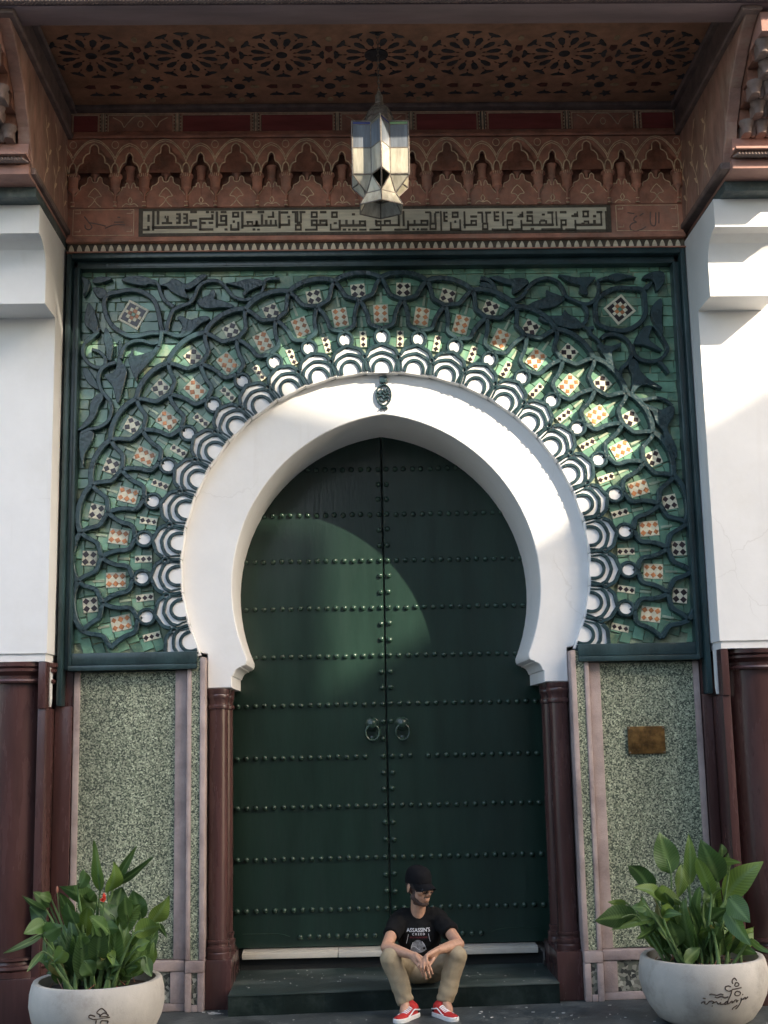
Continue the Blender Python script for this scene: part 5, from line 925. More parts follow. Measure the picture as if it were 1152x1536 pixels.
for i in range(6):
    T = (*SP[2*i], ZB-0.003); V0 = (*SP[(2*i-1) % 12], ZB-0.003); V1 = (*SP[2*i+1], ZB-0.003); H = (*HX[i], ZH); Hn = (*HX[(i+1) % 6], ZH)
    B_ = (*BX[i], ZK); Bn = (*BX[(i+1) % 6], ZK)
    if i != 0:
        G().add([V0, T, H], [(0, 1, 2)]).build('facet', 'pane' if i % 2 else 'pane_dull', la, smooth=0); G().add([T, V1, H], [(0, 1, 2)]).build('facet', 'pane' if i != 3 else 'pane_dull', la, smooth=0)
    G().add([H, V1, Hn], [(0, 1, 2)]).build('facet', 'pane', la, smooth=0)
    G().add([H, Hn, Bn, B_], [(0, 1, 2, 3)]).build('skirt_pane', 'pane', la, smooth=0)
    for p, q in ((T, H), (V1, H), (V1, Hn), (H, Hn), (H, B_), (B_, Bn)): fr_.tube([p, q], 0.005, 6)
fr_.build('metal_frame', 'metal', la)

la.scale = (0.961, 0.961, 0.961); la.location = (-0.018, -1.12, 5.329)
put_rose = link('ceiling_rose', zm('ceiling_rose', [(0.085*math.cos(i*math.pi/8), 0.085*math.sin(i*math.pi/8)) for i in range(16)], 'petal'), ce, (-0.022, -0.835, 6.624))
# ------------------------------------------------------------------ planters and canna plants
def leaf_object(parent, base, tip, w, facing, bend, me_name='leaf', m='leaf', old=0.0):
    base = Vector(base); tip = Vector(tip); ax = tip-base; L = ax.length; ax.normalize()
    view = (CAM_POS-base).normalized()
    side = ax.cross(view); side = side.normalized() if side.length > 1e-4 else Vector((1, 0, 0))
    side = Matrix.Rotation(facing, 3, ax) @ side; nor = side.cross(ax).normalized()
    if nor.z < 0 and abs(ax.z) < 0.8: nor = -nor; side = -side
    NU, NV = 9, 5; vs = []; uvs = []; fs = []
    ph = RND.uniform(0, 6); fold = RND.uniform(0.10, 0.32); tw = RND.uniform(-0.5, 0.5)
    for i in range(NU+1):
        u = i/NU
        prof = (math.sin(math.pi*min(1, u**0.72))**0.85) if 0 < u < 1 else 0.0
        prof = max(prof, 0.05 if u < 0.5 else 0.012)
        c = base+ax*(L*u)+nor*(bend*L*math.sin(math.pi*u*0.9))+Vector((0, 0, -abs(bend)*L*0.35*u*u))
        sd = Matrix.Rotation(tw*u, 3, ax) @ side; nn = sd.cross(ax)
        for j in range(NV):
            v = (j/(NV-1)-0.5)*2
            k = v*w*0.5*prof
            vs.append(c+sd*k+nn*(abs(v)*fold*w*0.5*prof+0.012*math.sin(u*9+ph+v*2.0)*abs(v)*w/0.12*0.6)); uvs.append((v*0.5, u))
    for i in range(NU):
        for j in range(NV-1): fs.append((i*NV+j, i*NV+j+1, (i+1)*NV+j+1, (i+1)*NV+j))
    me = bpy.data.meshes.new(me_name); me.from_pydata(vs, [], fs); me.materials.append(MT['leaf_yellow' if RND.random() < old else m])
    uvl = me.uv_layers.new(name='UVMap')
    for lp in me.loops: uvl.data[lp.index].uv = uvs[lp.vertex_index]
    me.polygons.foreach_set('use_smooth', [True]*len(me.polygons))
    return link('leaf', me, parent)
POTP = [(0.20, 0.0), (0.255, 0.004), (0.300, 0.03), (0.352, 0.10), (0.390, 0.18), (0.408, 0.26), (0.405, 0.33), (0.392, 0.385), (0.384, 0.400), (0.372, 0.404), (0.352, 0.398), (0.345, 0.36), (0.340, 0.30), (0.02, 0.30)]
def pot_r(z):
    for (r0, z0), (r1, z1) in zip(POTP[:9], POTP[1:9]):
        if z0 <= z <= z1: return r0+(r1-r0)*(z-z0)/(z1-z0)
    return 0.39
def shift_depth(x, z, Y0, Y1):
    k = (Y1+9.2)/(Y0+9.2); return Vector((CAM_POS.x+(x-CAM_POS.x)*k, Y1, CAM_POS.z+(z-CAM_POS.z)*k))
def planter(cx, cy, plants, Y0, marks, plabel, llabel, flower):
    p = empty('planter', (cx, cy, 0), plabel, 'planter', 'round concrete planters')
    G().lathe(POTP, cx, cy, 64).build('bowl', 'pot', p, smooth=40)
    so = G(); so.lathe([(0.344, 0.335), (0.25, 0.352), (0.12, 0.360), (0.001, 0.362)], cx, cy, 24).build('soil', 'soil', p)
    g = G()
    for L in marks:
        pts = []
        for x, z in L:
            z = max(0.02, min(0.38, z)); r = pot_r(z); dx = max(-r*0.95, min(r*0.95, (x-cx)*1.0)); pts.append(Vector((cx+dx, cy-math.sqrt(r*r-dx*dx)+0.0005, z)))
        q = cr(pts, 4) if len(pts) > 2 else pts
        g.tube(q, 0.0042, 5)
    g.build('burnt_emblem', 'mark', p)
    c = empty('canna_plant', (cx, cy, 0.35), llabel, 'plant', 'canna plants in the planters')
    for i, (x0, z0, x1, z1, w) in enumerate(plants):
        low = (z0+z1)/2 < 0.75
        d0 = RND.uniform(-0.16, 0.10)-(0.10 if low else 0); d1 = d0+RND.uniform(-0.22, 0.06)
        b = shift_depth(x0, z0, Y0, cy+d0); t = shift_depth(x1, z1, Y0, cy+d1)
        leaf_object(c, b, t, w*RND.uniform(0.95, 1.2), RND.uniform(-0.75, 0.75), RND.uniform(-0.10, 0.20))
        # leaf stalk down to the clump
        if z0 > 0.47:
            f = Vector((cx+(b.x-cx)*RND.uniform(0.30, 0.62), cy+d0*0.6+RND.uniform(-0.06, 0.06), 0.35))
            mid = (b+f)/2+Vector((RND.uniform(-.03, .03), RND.uniform(-.03, .03), 0.02))
            G().tube(cr([f, mid, b, b+(t-b)*0.35], 4), 0.011, 7, r1=0.003).build('stem', 'stem', c)
    for i in range(60):     # fill leaves inside the clump
        a = RND.uniform(0, 2*math.pi); r = RND.uniform(0.05, 0.26); f = Vector((cx+r*math.cos(a), cy+r*math.sin(a)*0.8+0.05, 0.36))
        h = RND.uniform(0.16, 0.44); t = f+Vector((math.cos(a)*RND.uniform(0.02, 0.16), math.sin(a)*RND.uniform(0.0, 0.14)+0.02, h))
        leaf_object(c, f+Vector((0, 0, 0.05)), t, RND.uniform(0.08, 0.15), RND.uniform(-1.2, 1.2), RND.uniform(-0.1, 0.25), old=0.06)
    for i in range(16):     # low leaves leaning over the rim
        a = RND.uniform(-math.pi*0.98, -0.02*math.pi); f = Vector((cx+0.18*math.cos(a), cy+0.14*math.sin(a), 0.42+RND.uniform(0, 0.10)))
        t = f+Vector((math.cos(a)*RND.uniform(0.08, 0.2), math.sin(a)*RND.uniform(0.06, 0.16), RND.uniform(-0.02, 0.16)))
        leaf_object(c, f, t, RND.uniform(0.06, 0.10), RND.uniform(-0.7, 0.7), RND.uniform(0.0, 0.3), old=0.12)
    for i in range(9):
        a = RND.uniform(0, 2*math.pi); r = RND.uniform(0.05, 0.26)
        f = Vector((cx+r*math.cos(a), cy-abs(r*math.sin(a)), 0.35)); G().tube([f, f+Vector((RND.uniform(-.03, .03), RND.uniform(-.02, .02), 0.12)), f+Vector((RND.uniform(-.06, .06), RND.uniform(-.04, .04), RND.uniform(0.2, 0.34)))], 0.013, 7, r1=0.007).build('stem', 'stem', c)
    g = G()
    for i in range(40):
        a = RND.uniform(0, 2*math.pi); r = RND.uniform(0.10, 0.32); f = Vector((cx+r*math.cos(a), cy+r*math.sin(a), 0.345)); d = Vector((RND.uniform(-1, 1), RND.uniform(-1, 1), RND.uniform(0.1, 0.9))).normalized()
        g.tube([f, f+d*RND.uniform(0.03, 0.09)], 0.004, 4, r1=0.002)
    props(g.build('dry_stalks', 'bud', c), kind='stuff')
    if flower:
        (fx, fz), (sx, sz) = FLOWER[0] if isinstance(FLOWER[0], list) else FLOWER
        top = Vector((fx, Y0-0.25, fz)); bot = Vector((sx, Y0-0.22, sz)); G().tube([bot, (top+bot)/2+Vector((0.004, 0, 0)), top], 0.004, 6, r1=0.003).build('flower_stalk', 'stem', c)
        g = G()
        for i in range(11):
            a = RND.uniform(0, 6.28); d = Vector((0.5*math.cos(a), 0.5*math.sin(a), RND.uniform(0.2, 1.3))).normalized(); s = d.orthogonal().normalized()*0.009; b0 = top+Vector((0, 0, RND.uniform(-0.02, 0.015)))
            e = b0+d*RND.uniform(0.022, 0.042); g.add([b0-s*0.5, b0+s*0.5, e*0.6+b0*0.4+s, e, e*0.6+b0*0.4-s], [(0, 1, 2, 3, 4)])
        g.build('flower', 'flower', c, smooth=0)
        for bx, bz in ((-0.10, 0.30), (-0.26, 0.21)):
            q = Vector((cx+bx, cy, 0.72+bz)); G().ellipsoid(q, (0.008, 0.008, 0.024), seg=8, rings=6).build('bud', 'bud', c); G().tube([q-Vector((-0.02, 0, 0.16)), q], 0.0035, 5).build('flower_stalk', 'stem', c)
    return p
planter(-1.855, -1.00, CANNA_L, -1.0, POT_MARK_L, 'grey concrete planter holding the canna with a red flower', 'leafy canna plant with one small red flower in a concrete planter', True)
planter(1.962, -0.72, CANNA_R, -0.72, POT_MARK_R, 'grey concrete planter with burnt emblem and handwriting, below the brass plaque', 'broad leaved canna plant without flowers, below the brass plaque', False)

# grit, flakes of paint and dust on the step and pavement
g = G()
def flake(x, y, z, r):
    n_ = RND.randint(4, 6); a0 = RND.uniform(0, 6); t = [(x+r*RND.uniform(0.4, 1)*math.cos(a0+6.283*i/n_)*1.5, y+r*RND.uniform(0.4, 1)*math.sin(a0+6.283*i/n_)) for i in range(n_)]
    g.prism(t, z+0.0025, z+0.0003, axis='z')
for i in range(110):
    x = RND.uniform(-2.6, 2.6); y = RND.uniform(-1.1, -0.30)
    if abs(x-0.17) < 0.3 and y > -0.65: continue
    flake(x, y, 0.0, RND.choice((0.003, 0.004, 0.005, 0.006, 0.010)))
for i in range(60): flake(RND.uniform(-1.1, 1.1), RND.uniform(-0.05, 0.6), 0.135, RND.choice((0.003, 0.004, 0.006)))
for i in range(12): flake(RND.gauss(0.85, 0.3), RND.uniform(-0.55, -0.15), 0.0, RND.choice((0.004, 0.006, 0.010)))
for i in range(14): flake(RND.gauss(-1.20, 0.05), RND.uniform(-0.16, -0.06), 0.0, RND.choice((0.006, 0.010, 0.016)))
props(g.build('pavement_grit', 'grit', smooth=0), kind='stuff')
# ------------------------------------------------------------------ seated man
man = empty('person', (0.17, -0.15, 0.0), 'man in black cap, black printed t-shirt, khaki trousers and red trainers sitting on the step', 'person')
V = Vector
HEADC = V((0.172, -0.175, 0.800))
HR = (Matrix.Rotation(rad(38), 3, 'Z') @ Matrix.Rotation(rad(7), 3, 'X'))
def hd(x, y, z): return HEADC+HR @ V((x, y, z))
NECK0, NECK1 = V((0.168, -0.115, 0.60)), V((0.170, -0.155, 0.735))
SH = {-1: V((0.022, -0.105, 0.575)), 1: V((0.322, -0.105, 0.582))}
EL = {-1: V((-0.062, -0.330, 0.432)), 1: V((0.424, -0.325, 0.440))}
WR = {-1: V((0.112, -0.478, 0.398)), 1: V((0.268, -0.470, 0.424))}
HIP = {-1: V((0.088, -0.02, 0.232)), 1: V((0.252, -0.02, 0.232))}
KN = {-1: V((-0.036, -0.385, 0.372)), 1: V((0.408, -0.380, 0.376))}
AN = {-1: V((0.062, -0.400, 0.098)), 1: V((0.318, -0.385, 0.098))}
g = G()
# head
g.ellipsoid(hd(0, 0.012, 0.030), (0.074, 0.094, 0.098), HR, 22, 14)
g.ellipsoid(hd(0, -0.028, -0.040), (0.060, 0.072, 0.082), HR, 20, 12)
g.ellipsoid(hd(0, -0.062, -0.098), (0.030, 0.028, 0.022), HR)
for s in (-1, 1):
    g.capsule(hd(s*0.052, -0.01, -0.062), hd(s*0.018, -0.066, -0.098), 0.020, 0.018)
    g.ellipsoid(hd(s*0.043, -0.070, -0.018), (0.024, 0.024, 0.022), HR, 12, 8)
    g.ellipsoid(hd(s*0.077, 0.016, -0.008), (0.010, 0.022, 0.032), HR @ Matrix.Rotation(s*0.35, 3, 'Z'), 12, 8)
    g.ellipsoid(hd(s*0.012, -0.104, -0.034), (0.009, 0.010, 0.008), HR, 10, 6)
    g.capsule(hd(s*0.012, -0.091, 0.024), hd(s*0.048, -0.076, 0.022), 0.011, 0.009)
g.capsule(hd(0, -0.090, 0.018), hd(0, -0.113, -0.026), 0.0095, 0.0125)
g.capsule(hd(-0.016, -0.093, -0.061), hd(0.016, -0.093, -0.061), 0.0075, 0.0075); g.capsule(hd(-0.013, -0.091, -0.073), hd(0.013, -0.091, -0.073), 0.0085, 0.0085)
# neck, torso, limbs
g.capsule(NECK0, NECK1+V((0, 0.012, 0.01)), 0.054, 0.050); g.capsule(V((0.166, -0.10, 0.56)), NECK0+V((0, 0, 0.02)), 0.065, 0.055)
g.ellipsoid((0.170, -0.080, 0.47), (0.135, 0.085, 0.16)); g.ellipsoid((0.170, -0.030, 0.30), (0.125, 0.095, 0.13)); g.capsule(SH[-1], SH[1], 0.048, 0.048)
def hand(s):
    w = WR[s]
    if s > 0: # upper hand, fingers hang down to the left
        kn = V((0.178, -0.528, 0.386)); across = V((0.55, -0.30, 0.62)).normalized(); nrm = V((-0.15, -0.85, 0.35)).normalized()
        roots = [kn+across*d for d in (-0.030, -0.010, 0.010, 0.029)]
        tips = [V((0.135, -0.552, 0.338)), V((0.150, -0.566, 0.318)), V((0.172, -0.570, 0.312)), V((0.196, -0.562, 0.322))]
    else:
        kn = V((0.172, -0.520, 0.352)); across = V((0.62, 0.05, 0.35)).normalized(); nrm = V((0.1, -0.9, 0.3)).normalized()
        roots = [kn+across*d for d in (-0.029, -0.010, 0.010, 0.030)]
        tips = [V((0.168, -0.540, 0.275)), V((0.190, -0.546, 0.262)), V((0.215, -0.544, 0.272)), V((0.232, -0.536, 0.292))]
    g.capsule(w, (w+kn)/2, 0.024, 0.026)
    for r in roots: g.capsule(w+(r-kn)*0.45, r, 0.0185, 0.0135, 12)
    for r, t, q in zip(roots, tips, (0.0, 0.007, 0.008, 0.004)):
        m1 = r+(t-r)*0.42+nrm*(0.010+q); m2 = r+(t-r)*0.74+nrm*(0.008+q)
        g.capsule(r, m1, 0.0105, 0.0093, 10); g.capsule(m1, m2, 0.0093, 0.0083, 10); g.capsule(m2, t, 0.0083, 0.0066, 10)
    if s > 0: th = [w+V((-0.004, 0.000, -0.020)), V((0.236, -0.508, 0.372)), V((0.216, -0.528, 0.348)), V((0.206, -0.540, 0.330))]
    else: th = [w+V((0.012, -0.012, 0.012)), V((0.142, -0.520, 0.382)), V((0.158, -0.545, 0.366)), V((0.176, -0.556, 0.352))]
    for a, b, r0, r1 in zip(th[:-1], th[1:], (0.016, 0.0125, 0.0105), (0.0125, 0.0105, 0.008)): g.capsule(a, b, r0, r1, 10)
for s in (-1, 1):
    g.capsule(SH[s], EL[s], 0.046, 0.038); g.ellipsoid(EL[s], (0.040, 0.040, 0.040), None, 14, 8)
    mid = EL[s]+(WR[s]-EL[s])*0.3
    g.capsule(EL[s], mid, 0.038, 0.040); g.capsule(mid, WR[s], 0.040, 0.0255); hand(s)
    g.capsule(HIP[s], KN[s], 0.070, 0.052); g.capsule(KN[s], AN[s], 0.050, 0.034); g.capsule(AN[s], AN[s]+V((s*0.02, -0.06, -0.05)), 0.034, 0.03)
body = remesh('body', g, 0.0036, 4, 'skin', man)
# hair and stubble taken from the head surface
HI = HR.inverted()
def shell(name, m, test, thick):
    me = body.data; sel = []
    for p in me.polygons:
        c = HI @ (p.center-HEADC)
        if test(c): sel.append(p)
    idx = {}; vs = []; fs = []
    for p in sel:
        f = []
        for v in p.vertices:
            if v not in idx: idx[v] = len(vs); co = me.vertices[v]; vs.append(co.co+co.normal*thick(HI @ (co.co-HEADC)))
            f.append(idx[v])
        fs.append(tuple(f))
    nm = bpy.data.meshes.new(name); nm.from_pydata(vs, [], fs); nm.materials.append(MT[m]); nm.polygons.foreach_set('use_smooth', [True]*len(nm.polygons))
    return link(name, nm, man)
def beard_zone(c):
    if c.z < -0.118 or c.z > 0.0 or c.y > 0.014 or abs(c.x) > 0.085: return False
    side = abs(c.x) > 0.052 and c.y > -0.035 and c.z > -0.075          # sideburn
    jaw = c.z < -0.058-0.030*max(0, min(1, (-c.y-0.02)/0.06))+0.55*max(0, abs(c.x)-0.038) and not (abs(c.x) < 0.020 and c.z > -0.080 and c.y < -0.07)
    tash = abs(c.x) < 0.027 and -0.056 < c.z < -0.046 and c.y < -0.075
    return side or jaw or tash
shell('beard', 'stubble', beard_zone, lambda c: 0.0014)
shell('hair', 'hair', lambda c: (c.z > 0.0 and c.y > -0.030 and abs(c.x) > 0.045 and not (abs(c.x) > 0.076 and c.z < 0.03)) or (c.y > 0.045 and c.z > -0.055) or c.z > 0.06, lambda c: 0.003)
for s in (-1, 1):
    G().ellipsoid(hd(s*0.030, -0.082, 0.002), (0.012, 0.010, 0.0075), HR, 10, 8).build('eye', 'eye', man, smooth=60)
    G().tube(cr([hd(s*0.014, -0.099, 0.018), hd(s*0.030, -0.098, 0.025), hd(s*0.050, -0.086, 0.020)], 4), 0.0032, 5).build('eyebrow', 'hair', man)
G().tube(cr([hd(-0.020, -0.0945, -0.066), hd(0, -0.1015, -0.067), hd(0.020, -0.0945, -0.066)], 4), 0.0022, 5).build('mouth', 'lip', man)
# cap
g = G(); ring = []; NS = 28
rows = [(0.082, 0.104, 0.030), (0.083, 0.104, 0.055), (0.080, 0.100, 0.085), (0.070, 0.088, 0.112), (0.050, 0.064, 0.132), (0.024, 0.032, 0.142), (0.002, 0.002, 0.145)]
vs = []; fs = []
for rx, ry, z in rows:
    for i in range(NS):
        a = 2*math.pi*i/NS; vs.append(hd(rx*math.cos(a), 0.008+ry*math.sin(a), z+0.010*(1 if math.sin(a) > 0 else 0)*0+0.012*math.sin(a)*(-1 if z < 0.04 else 0)))
for k in range(len(rows)-1):
    for i in range(NS): j = (i+1) % NS; fs.append((k*NS+i, k*NS+j, (k+1)*NS+j, (k+1)*NS+i))
g.add(vs, fs)
cap = g.build('cap', 'cap', man, smooth=60)
g = G(); vs = []; n = 14
for lay in (0.0, 0.004):
    for i in range(n+1):
        a = -math.pi+math.pi*(0.10+0.80*i/n); cx_, sy = math.cos(a), math.sin(a)
        for t in (0.0, 0.5, 1.0):
            x = 0.080*cx_*(1-0.10*t); y = 0.008+0.100*sy-0.072*t*(abs(sy)**0.7); z = 0.040-0.010*abs(cx_)-0.020*t-0.030*(cx_**2)*t+lay
            vs.append(hd(x, y, z))
W = (n+1)*3
fs = []
for i in range(n):
    for t in range(2):
        a = i*3+t; fs += [(a, a+1, a+4, a+3), (W+a, W+a+3, W+a+4, W+a+1)]
    fs += [(i*3+2, W+i*3+2, W+i*3+5, i*3+5), (i*3, i*3+3, W+i*3+3, W+i*3)]
g.add(vs, fs); link('brim', g.mesh('brim', 'cap', 40), cap)
link('button', G().ellipsoid(hd(0, 0.008, 0.146), (0.008, 0.008, 0.004), HR, 10, 6).mesh('button', 'cap', 60), cap)
# glasses
g = G()
for s in (-1, 1):
    g.tube([hd(s*(0.033+0.0235*math.cos(a)), -0.107+0.006*abs(math.cos(a)), -0.002+0.0195*math.sin(a)) for a in [i*math.pi/9 for i in range(18)]], 0.0030, 6, closed=True)
    g.tube([hd(s*0.056, -0.100, 0.004), hd(s*0.074, -0.050, 0.006), hd(s*0.080, 0.015, 0.004)], 0.0018, 5)
g.tube(cr([hd(-0.010, -0.109, 0.002), hd(0, -0.112, 0.005), hd(0.010, -0.109, 0.002)], 3), 0.002, 5)
gl = g.build('glasses', 'frame_black', man, smooth=60)
# clothes
def wrinkle(o, amp, sc, seed, fold=None):
    for v in o.data.vertices:
        p = v.co*sc+V((seed, seed*2, seed)); a = noise.noise(p)*amp+noise.noise(p*2.3)*amp*0.45
        if fold: a += fold(v.co)
        v.co += v.normal*a
g = G()
g.ellipsoid((0.170, -0.088, 0.480), (0.158, 0.108, 0.175), None, 24, 14); g.ellipsoid((0.170, -0.060, 0.365), (0.146, 0.120, 0.110), None, 24, 14); g.ellipsoid((0.170, -0.01, 0.275), (0.150, 0.115, 0.075), None, 22, 12)
g.capsule(SH[-1]+V((0.01, 0, -0.004)), SH[1]+V((-0.01, 0, -0.004)), 0.064, 0.064)
g.capsule(V((0.065, -0.105, 0.607)), V((0.275, -0.105, 0.611)), 0.046, 0.046); g.capsule(V((0.115, -0.105, 0.632)), V((0.222, -0.105, 0.634)), 0.032, 0.032)
for s in (-1, 1): g.capsule(SH[s]-V((s*0.012, 0, 0)), SH[s]+(EL[s]-SH[s])*0.58, 0.064, 0.061, flat_end=True)
sh = remesh('t_shirt', g, 0.007, 6, 'shirt', man)
def sfold(c): return 0.0035*math.sin((c.z*70+c.x*26+noise.noise(c*9)*5))*max(0, min(1, (0.47-c.z)*7))
wrinkle(sh, 0.010, 12, 3.1, sfold)
g = G()
g.ellipsoid((0.170, -0.01, 0.235), (0.165, 0.130, 0.098), None, 22, 12); g.ellipsoid((0.170, -0.13, 0.225), (0.10, 0.07, 0.062), None, 20, 12)
for s in (-1, 1):
    md = (HIP[s]+KN[s])/2
    g.capsule(HIP[s], md, 0.096, 0.084); g.capsule(md, KN[s], 0.084, 0.069); g.ellipsoid(KN[s]+V((s*0.002, -0.006, 0.0)), (0.068, 0.066, 0.066), None, 16, 10)
    k2 = (KN[s]+AN[s])/2+V((0, 0.012, 0)); g.capsule(KN[s], k2, 0.068, 0.066); g.capsule(k2, AN[s]+V((0, -0.004, -0.010)), 0.066, 0.057, flat_end=True)
tr = remesh('trousers', g, 0.0075, 5, 'khaki', man)
def tfold(c):
    a = 0.006*math.sin(c.z*85+c.x*40+noise.noise(c*8)*6)*max(0, min(1, (0.20-c.z)*8))
    return a+0.0045*math.sin(c.x*75+c.y*45+noise.noise(c*7)*4)*max(0, min(1, (c.z-0.22)*6))*max(0, min(1, (c.y+0.40)*6))
wrinkle(tr, 0.0065, 12, 7.7, tfold)
# print on the shirt
bpy.context.view_layer.update()
bv = BVHTree.FromPolygons([v.co.copy() for v in sh.data.vertices], [tuple(p.vertices) for p in sh.data.polygons])
def proj(x, z, d=0.0022):
    h = bv.ray_cast(V((x, -1.0, z)), V((0, 1, 0)))
    return (h[0]+V((0, -d, 0))) if h[0] is not None else V((x, -0.2, z))
def print_text(name, s, x, z, size, m, sx=1.0):
    cu = bpy.data.curves.new(name, 'FONT'); cu.body = s; cu.size = size; cu.align_x = 'CENTER'; cu.resolution_u = 3; cu.offset = size*0.012
    o = bpy.data.objects.new(name, cu); COL.objects.link(o); dg = bpy.context.evaluated_depsgraph_get(); dg.update()
    me = bpy.data.meshes.new_from_object(o.evaluated_get(dg)); bpy.data.objects.remove(o)
    bm = bmesh.new(); bm.from_mesh(me); bmesh.ops.triangulate(bm, faces=bm.faces[:])
    for v in bm.verts: v.co = proj(x+v.co.x*sx, z+v.co.y)
    bm.to_mesh(me); bm.free(); me.materials.clear(); me.materials.append(MT[m])
    return link(name, me, sh)
print_text('shirt_lettering', 'A SSASSIN\'S'.replace(' ', ''), 0.163, 0.506, 0.036, 'ink_white', 0.92)
print_text('shirt_lettering', 'C R E E D', 0.163, 0.484, 0.021, 'ink_white', 1.0)
print_text('shirt_lettering', 'BROTHERHOOD', 0.163, 0.464, 0.016, 'ink_red', 1.0)
def patch(name, m, pts, d=0.002):
    c = V((sum(p[0] for p in pts)/len(pts), sum(p[1] for p in pts)/len(pts))); vs = [proj(*c, d)]; fs = []; N = len(pts)
    for k in (0.5, 1.0):
        for p in pts: vs.append(proj(c.x+(p[0]-c.x)*k, c.y+(p[1]-c.y)*k, d))
    for i in range(N): j = (i+1) % N; fs += [(0, 1+i, 1+j), (1+i, 1+N+i, 1+N+j, 1+j)]
    return G().add(vs, fs).build(name, m, sh, smooth=60)
patch('shirt_graphic', 'ink_grey', [(p.x, p.y) for p in cr([(0.112, 0.405), (0.124, 0.435), (0.150, 0.452), (0.178, 0.448), (0.200, 0.420), (0.212, 0.388), (0.188, 0.372), (0.150, 0.368), (0.118, 0.376)], 4, True)])
for q in ([(0.112, 0.400), (0.130, 0.412), (0.160, 0.392), (0.186, 0.374)], [(0.124, 0.437), (0.112, 0.405), (0.108, 0.376)], [(0.186, 0.442), (0.204, 0.416), (0.214, 0.386)], [(0.094, 0.490), (0.088, 0.462), (0.080, 0.430)], [(0.232, 0.492), (0.236, 0.465), (0.243, 0.440)]):
    G().tube([proj(p.x, p.y, 0.001) for p in cr(q, 4)], 0.0016, 4).build('shirt_line', 'ink_white', sh)
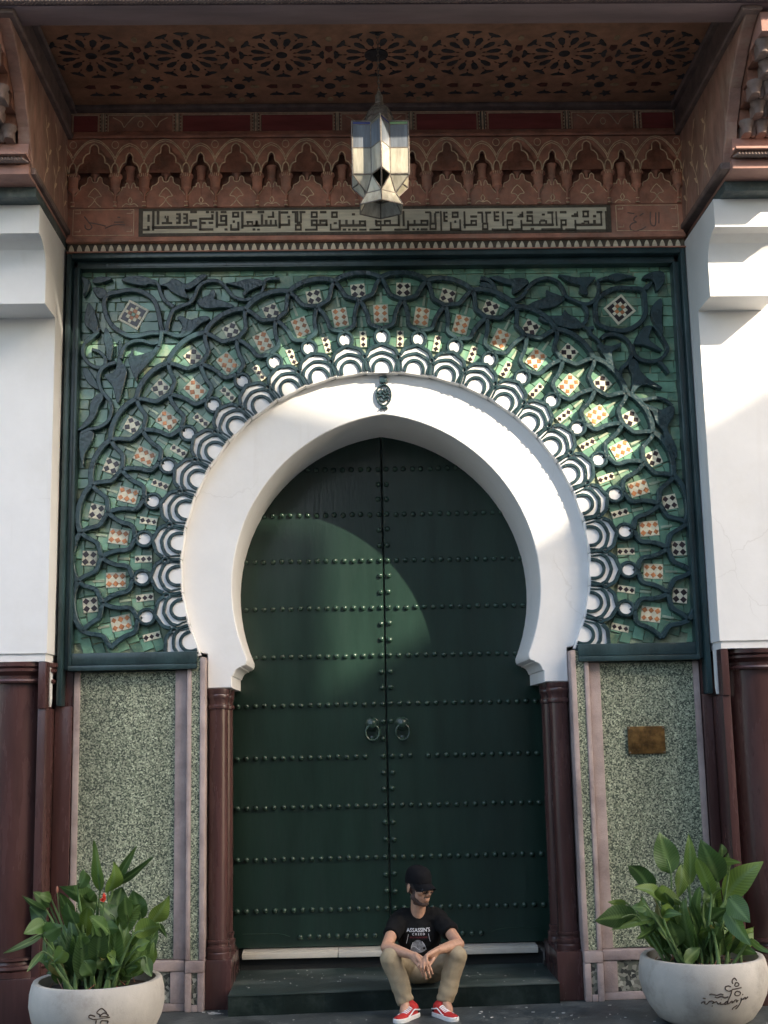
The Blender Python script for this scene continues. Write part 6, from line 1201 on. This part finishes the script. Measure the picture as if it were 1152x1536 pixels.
# shoes
def shoe(s):
    heel = V((0.132, -0.372, 0)) if s < 0 else V((0.250, -0.360, 0)); toe = V((-0.018, -0.585, 0)) if s < 0 else V((0.378, -0.575, 0))
    ax = (toe-heel); L = ax.length; ax.normalize(); sd = V((ax.y, -ax.x, 0))
    def P(u, x, z): return heel+ax*(u*L)+sd*x+V((0, 0, z))
    r = empty('shoe', (heel.x, heel.y, 0), None, None); par(r, man)
    prof = [(-0.0, 0.018), (0.03, 0.030), (0.12, 0.036), (0.30, 0.037), (0.5, 0.039), (0.68, 0.045), (0.82, 0.044), (0.92, 0.034), (0.98, 0.018), (1.0, 0.006)]
    out = [(u, w) for u, w in prof]; ol = [P(u, w, 0) for u, w in out]+[P(u, -w, 0) for u, w in out[::-1]]
    G().prism([(p.x, p.y) for p in ol], 0.026, 0.0, axis='z', ch=0.004).build('sole', 'rubber', r, smooth=30)
    def loft(us, name, m, grow=0.0, zmin=0.024):
        vs = []; fs = []; K = 13
        for u in us:
            w = 0.005
            for (a, wa), (b, wb) in zip(prof[:-1], prof[1:]):
                if a <= u <= b: w = wa+(wb-wa)*(u-a)/(b-a)
            w = max(0.004, w-0.004)+grow
            h = (0.078 if u < 0.28 else (0.078-(u-0.28)/0.30*0.030 if u < 0.58 else 0.048-(u-0.58)/0.42*0.016))+grow-zmin
            for k in range(K):
                a = math.pi*k/(K-1); vs.append(P(u, w*math.cos(a)*(1-0.25*math.sin(a)), zmin+h*(math.sin(a)**0.75)))
        for i in range(len(us)-1):
            for k in range(K-1): fs.append((i*K+k, i*K+k+1, (i+1)*K+k+1, (i+1)*K+k))
        fs += [tuple(range(K)), tuple((len(us)-1)*K+k for k in range(K))]
        return G().add(vs, fs).build(name, m, r, smooth=50)
    loft([0.03, 0.08, 0.16, 0.26, 0.34, 0.44, 0.54, 0.64, 0.74, 0.84, 0.92, 0.96], 'upper', 'shoe_red')
    loft([0.015, 0.05, 0.10, 0.14], 'heel_tab', 'cap', 0.0015, 0.03)
    for k in range(5):
        u = 0.36+k*0.058; h = 0.078-(u-0.28)/0.30*0.030
        G().tube(cr([P(u, 0.022, h-0.008), P(u+0.012, 0, h+0.003), P(u, -0.022, h-0.008)], 4), 0.0048, 6).build('lace', 'lace', r)
    for e in (-1, 1):
        pts = [(0.06, 0.034, 0.046), (0.20, 0.037, 0.052), (0.32, 0.0375, 0.058), (0.42, 0.038, 0.048), (0.56, 0.042, 0.034), (0.64, 0.044, 0.030)]
        G().tube(cr([P(u, e*(w-0.001), z) for u, w, z in pts], 4), 0.0042, 6).build('side_stripe', 'lace', r)
    G().capsule(AN[s]+V((0, 0, -0.005)), P(0.18, 0, 0.06), 0.037, 0.036).build('ankle_collar', 'shoe_red', r, smooth=60)
for s in (-1, 1): shoe(s)
# ------------------------------------------------------------------ houses across the street (out of view; they shade the gate and show in the glossy paint)
def house(name, corner, ang, length, depth, h, label, mname='facade', floors=5):
    """corner = facade end nearest +x, facade runs towards -x."""
    e = empty(name, (corner[0], corner[1], 0), label, 'building')
    d = V((-math.cos(ang), -math.sin(ang), 0)); n = V((math.sin(ang), -math.cos(ang), 0))
    if n.y > 0: n = -n
    c = V((corner[0], corner[1], 0)); q = [c, c+d*length, c+d*length+n*depth, c+n*depth]
    G().add([p for p in q]+[p+V((0, 0, h)) for p in q], [(0, 1, 2, 3), (4, 5, 6, 7), (0, 1, 5, 4), (1, 2, 6, 5), (2, 3, 7, 6), (3, 0, 4, 7)]).build('wall', mname, e, smooth=0)
    fh = h/floors; nb = max(2, int(length/3))
    for f in range(floors):
        for i in range(nb):
            o = c+d*(length*(i+0.5)/nb)+V((0, 0, f*fh+fh*0.3)); w = d*0.55; up = V((0, 0, fh*0.48)); out = -n*0.03
            w_ = G().add([o-w+out, o+w+out, o+w+up+out, o-w+up+out, o-w, o+w, o+w+up, o-w+up], [(0, 1, 2, 3), (0, 1, 5, 4), (1, 2, 6, 5), (2, 3, 7, 6), (3, 0, 4, 7)]).build('window', 'glass', e, smooth=0)
    return e
house('apartment_block', (16.35, -16.0), rad(-13.4), 17.0, 12, 17.20, 'tall plain apartment block across the street from the gate', floors=5)
gb = house('gabled_house', (27.6, -16.0), 0.0, 11.15, 12, 16.0, 'tall gabled house beside the apartment block across the street', floors=5)
G().prism([(16.45, 16.001), (27.6, 16.001), (22.05, 19.25)], -16.0, -28.0).build('roof', 'facade', gb, smooth=0)
house('street_house', (10.5, -14.2), 0.0, 26.0, 9, 5.7, 'long two storey house across the street from the gate', floors=2)
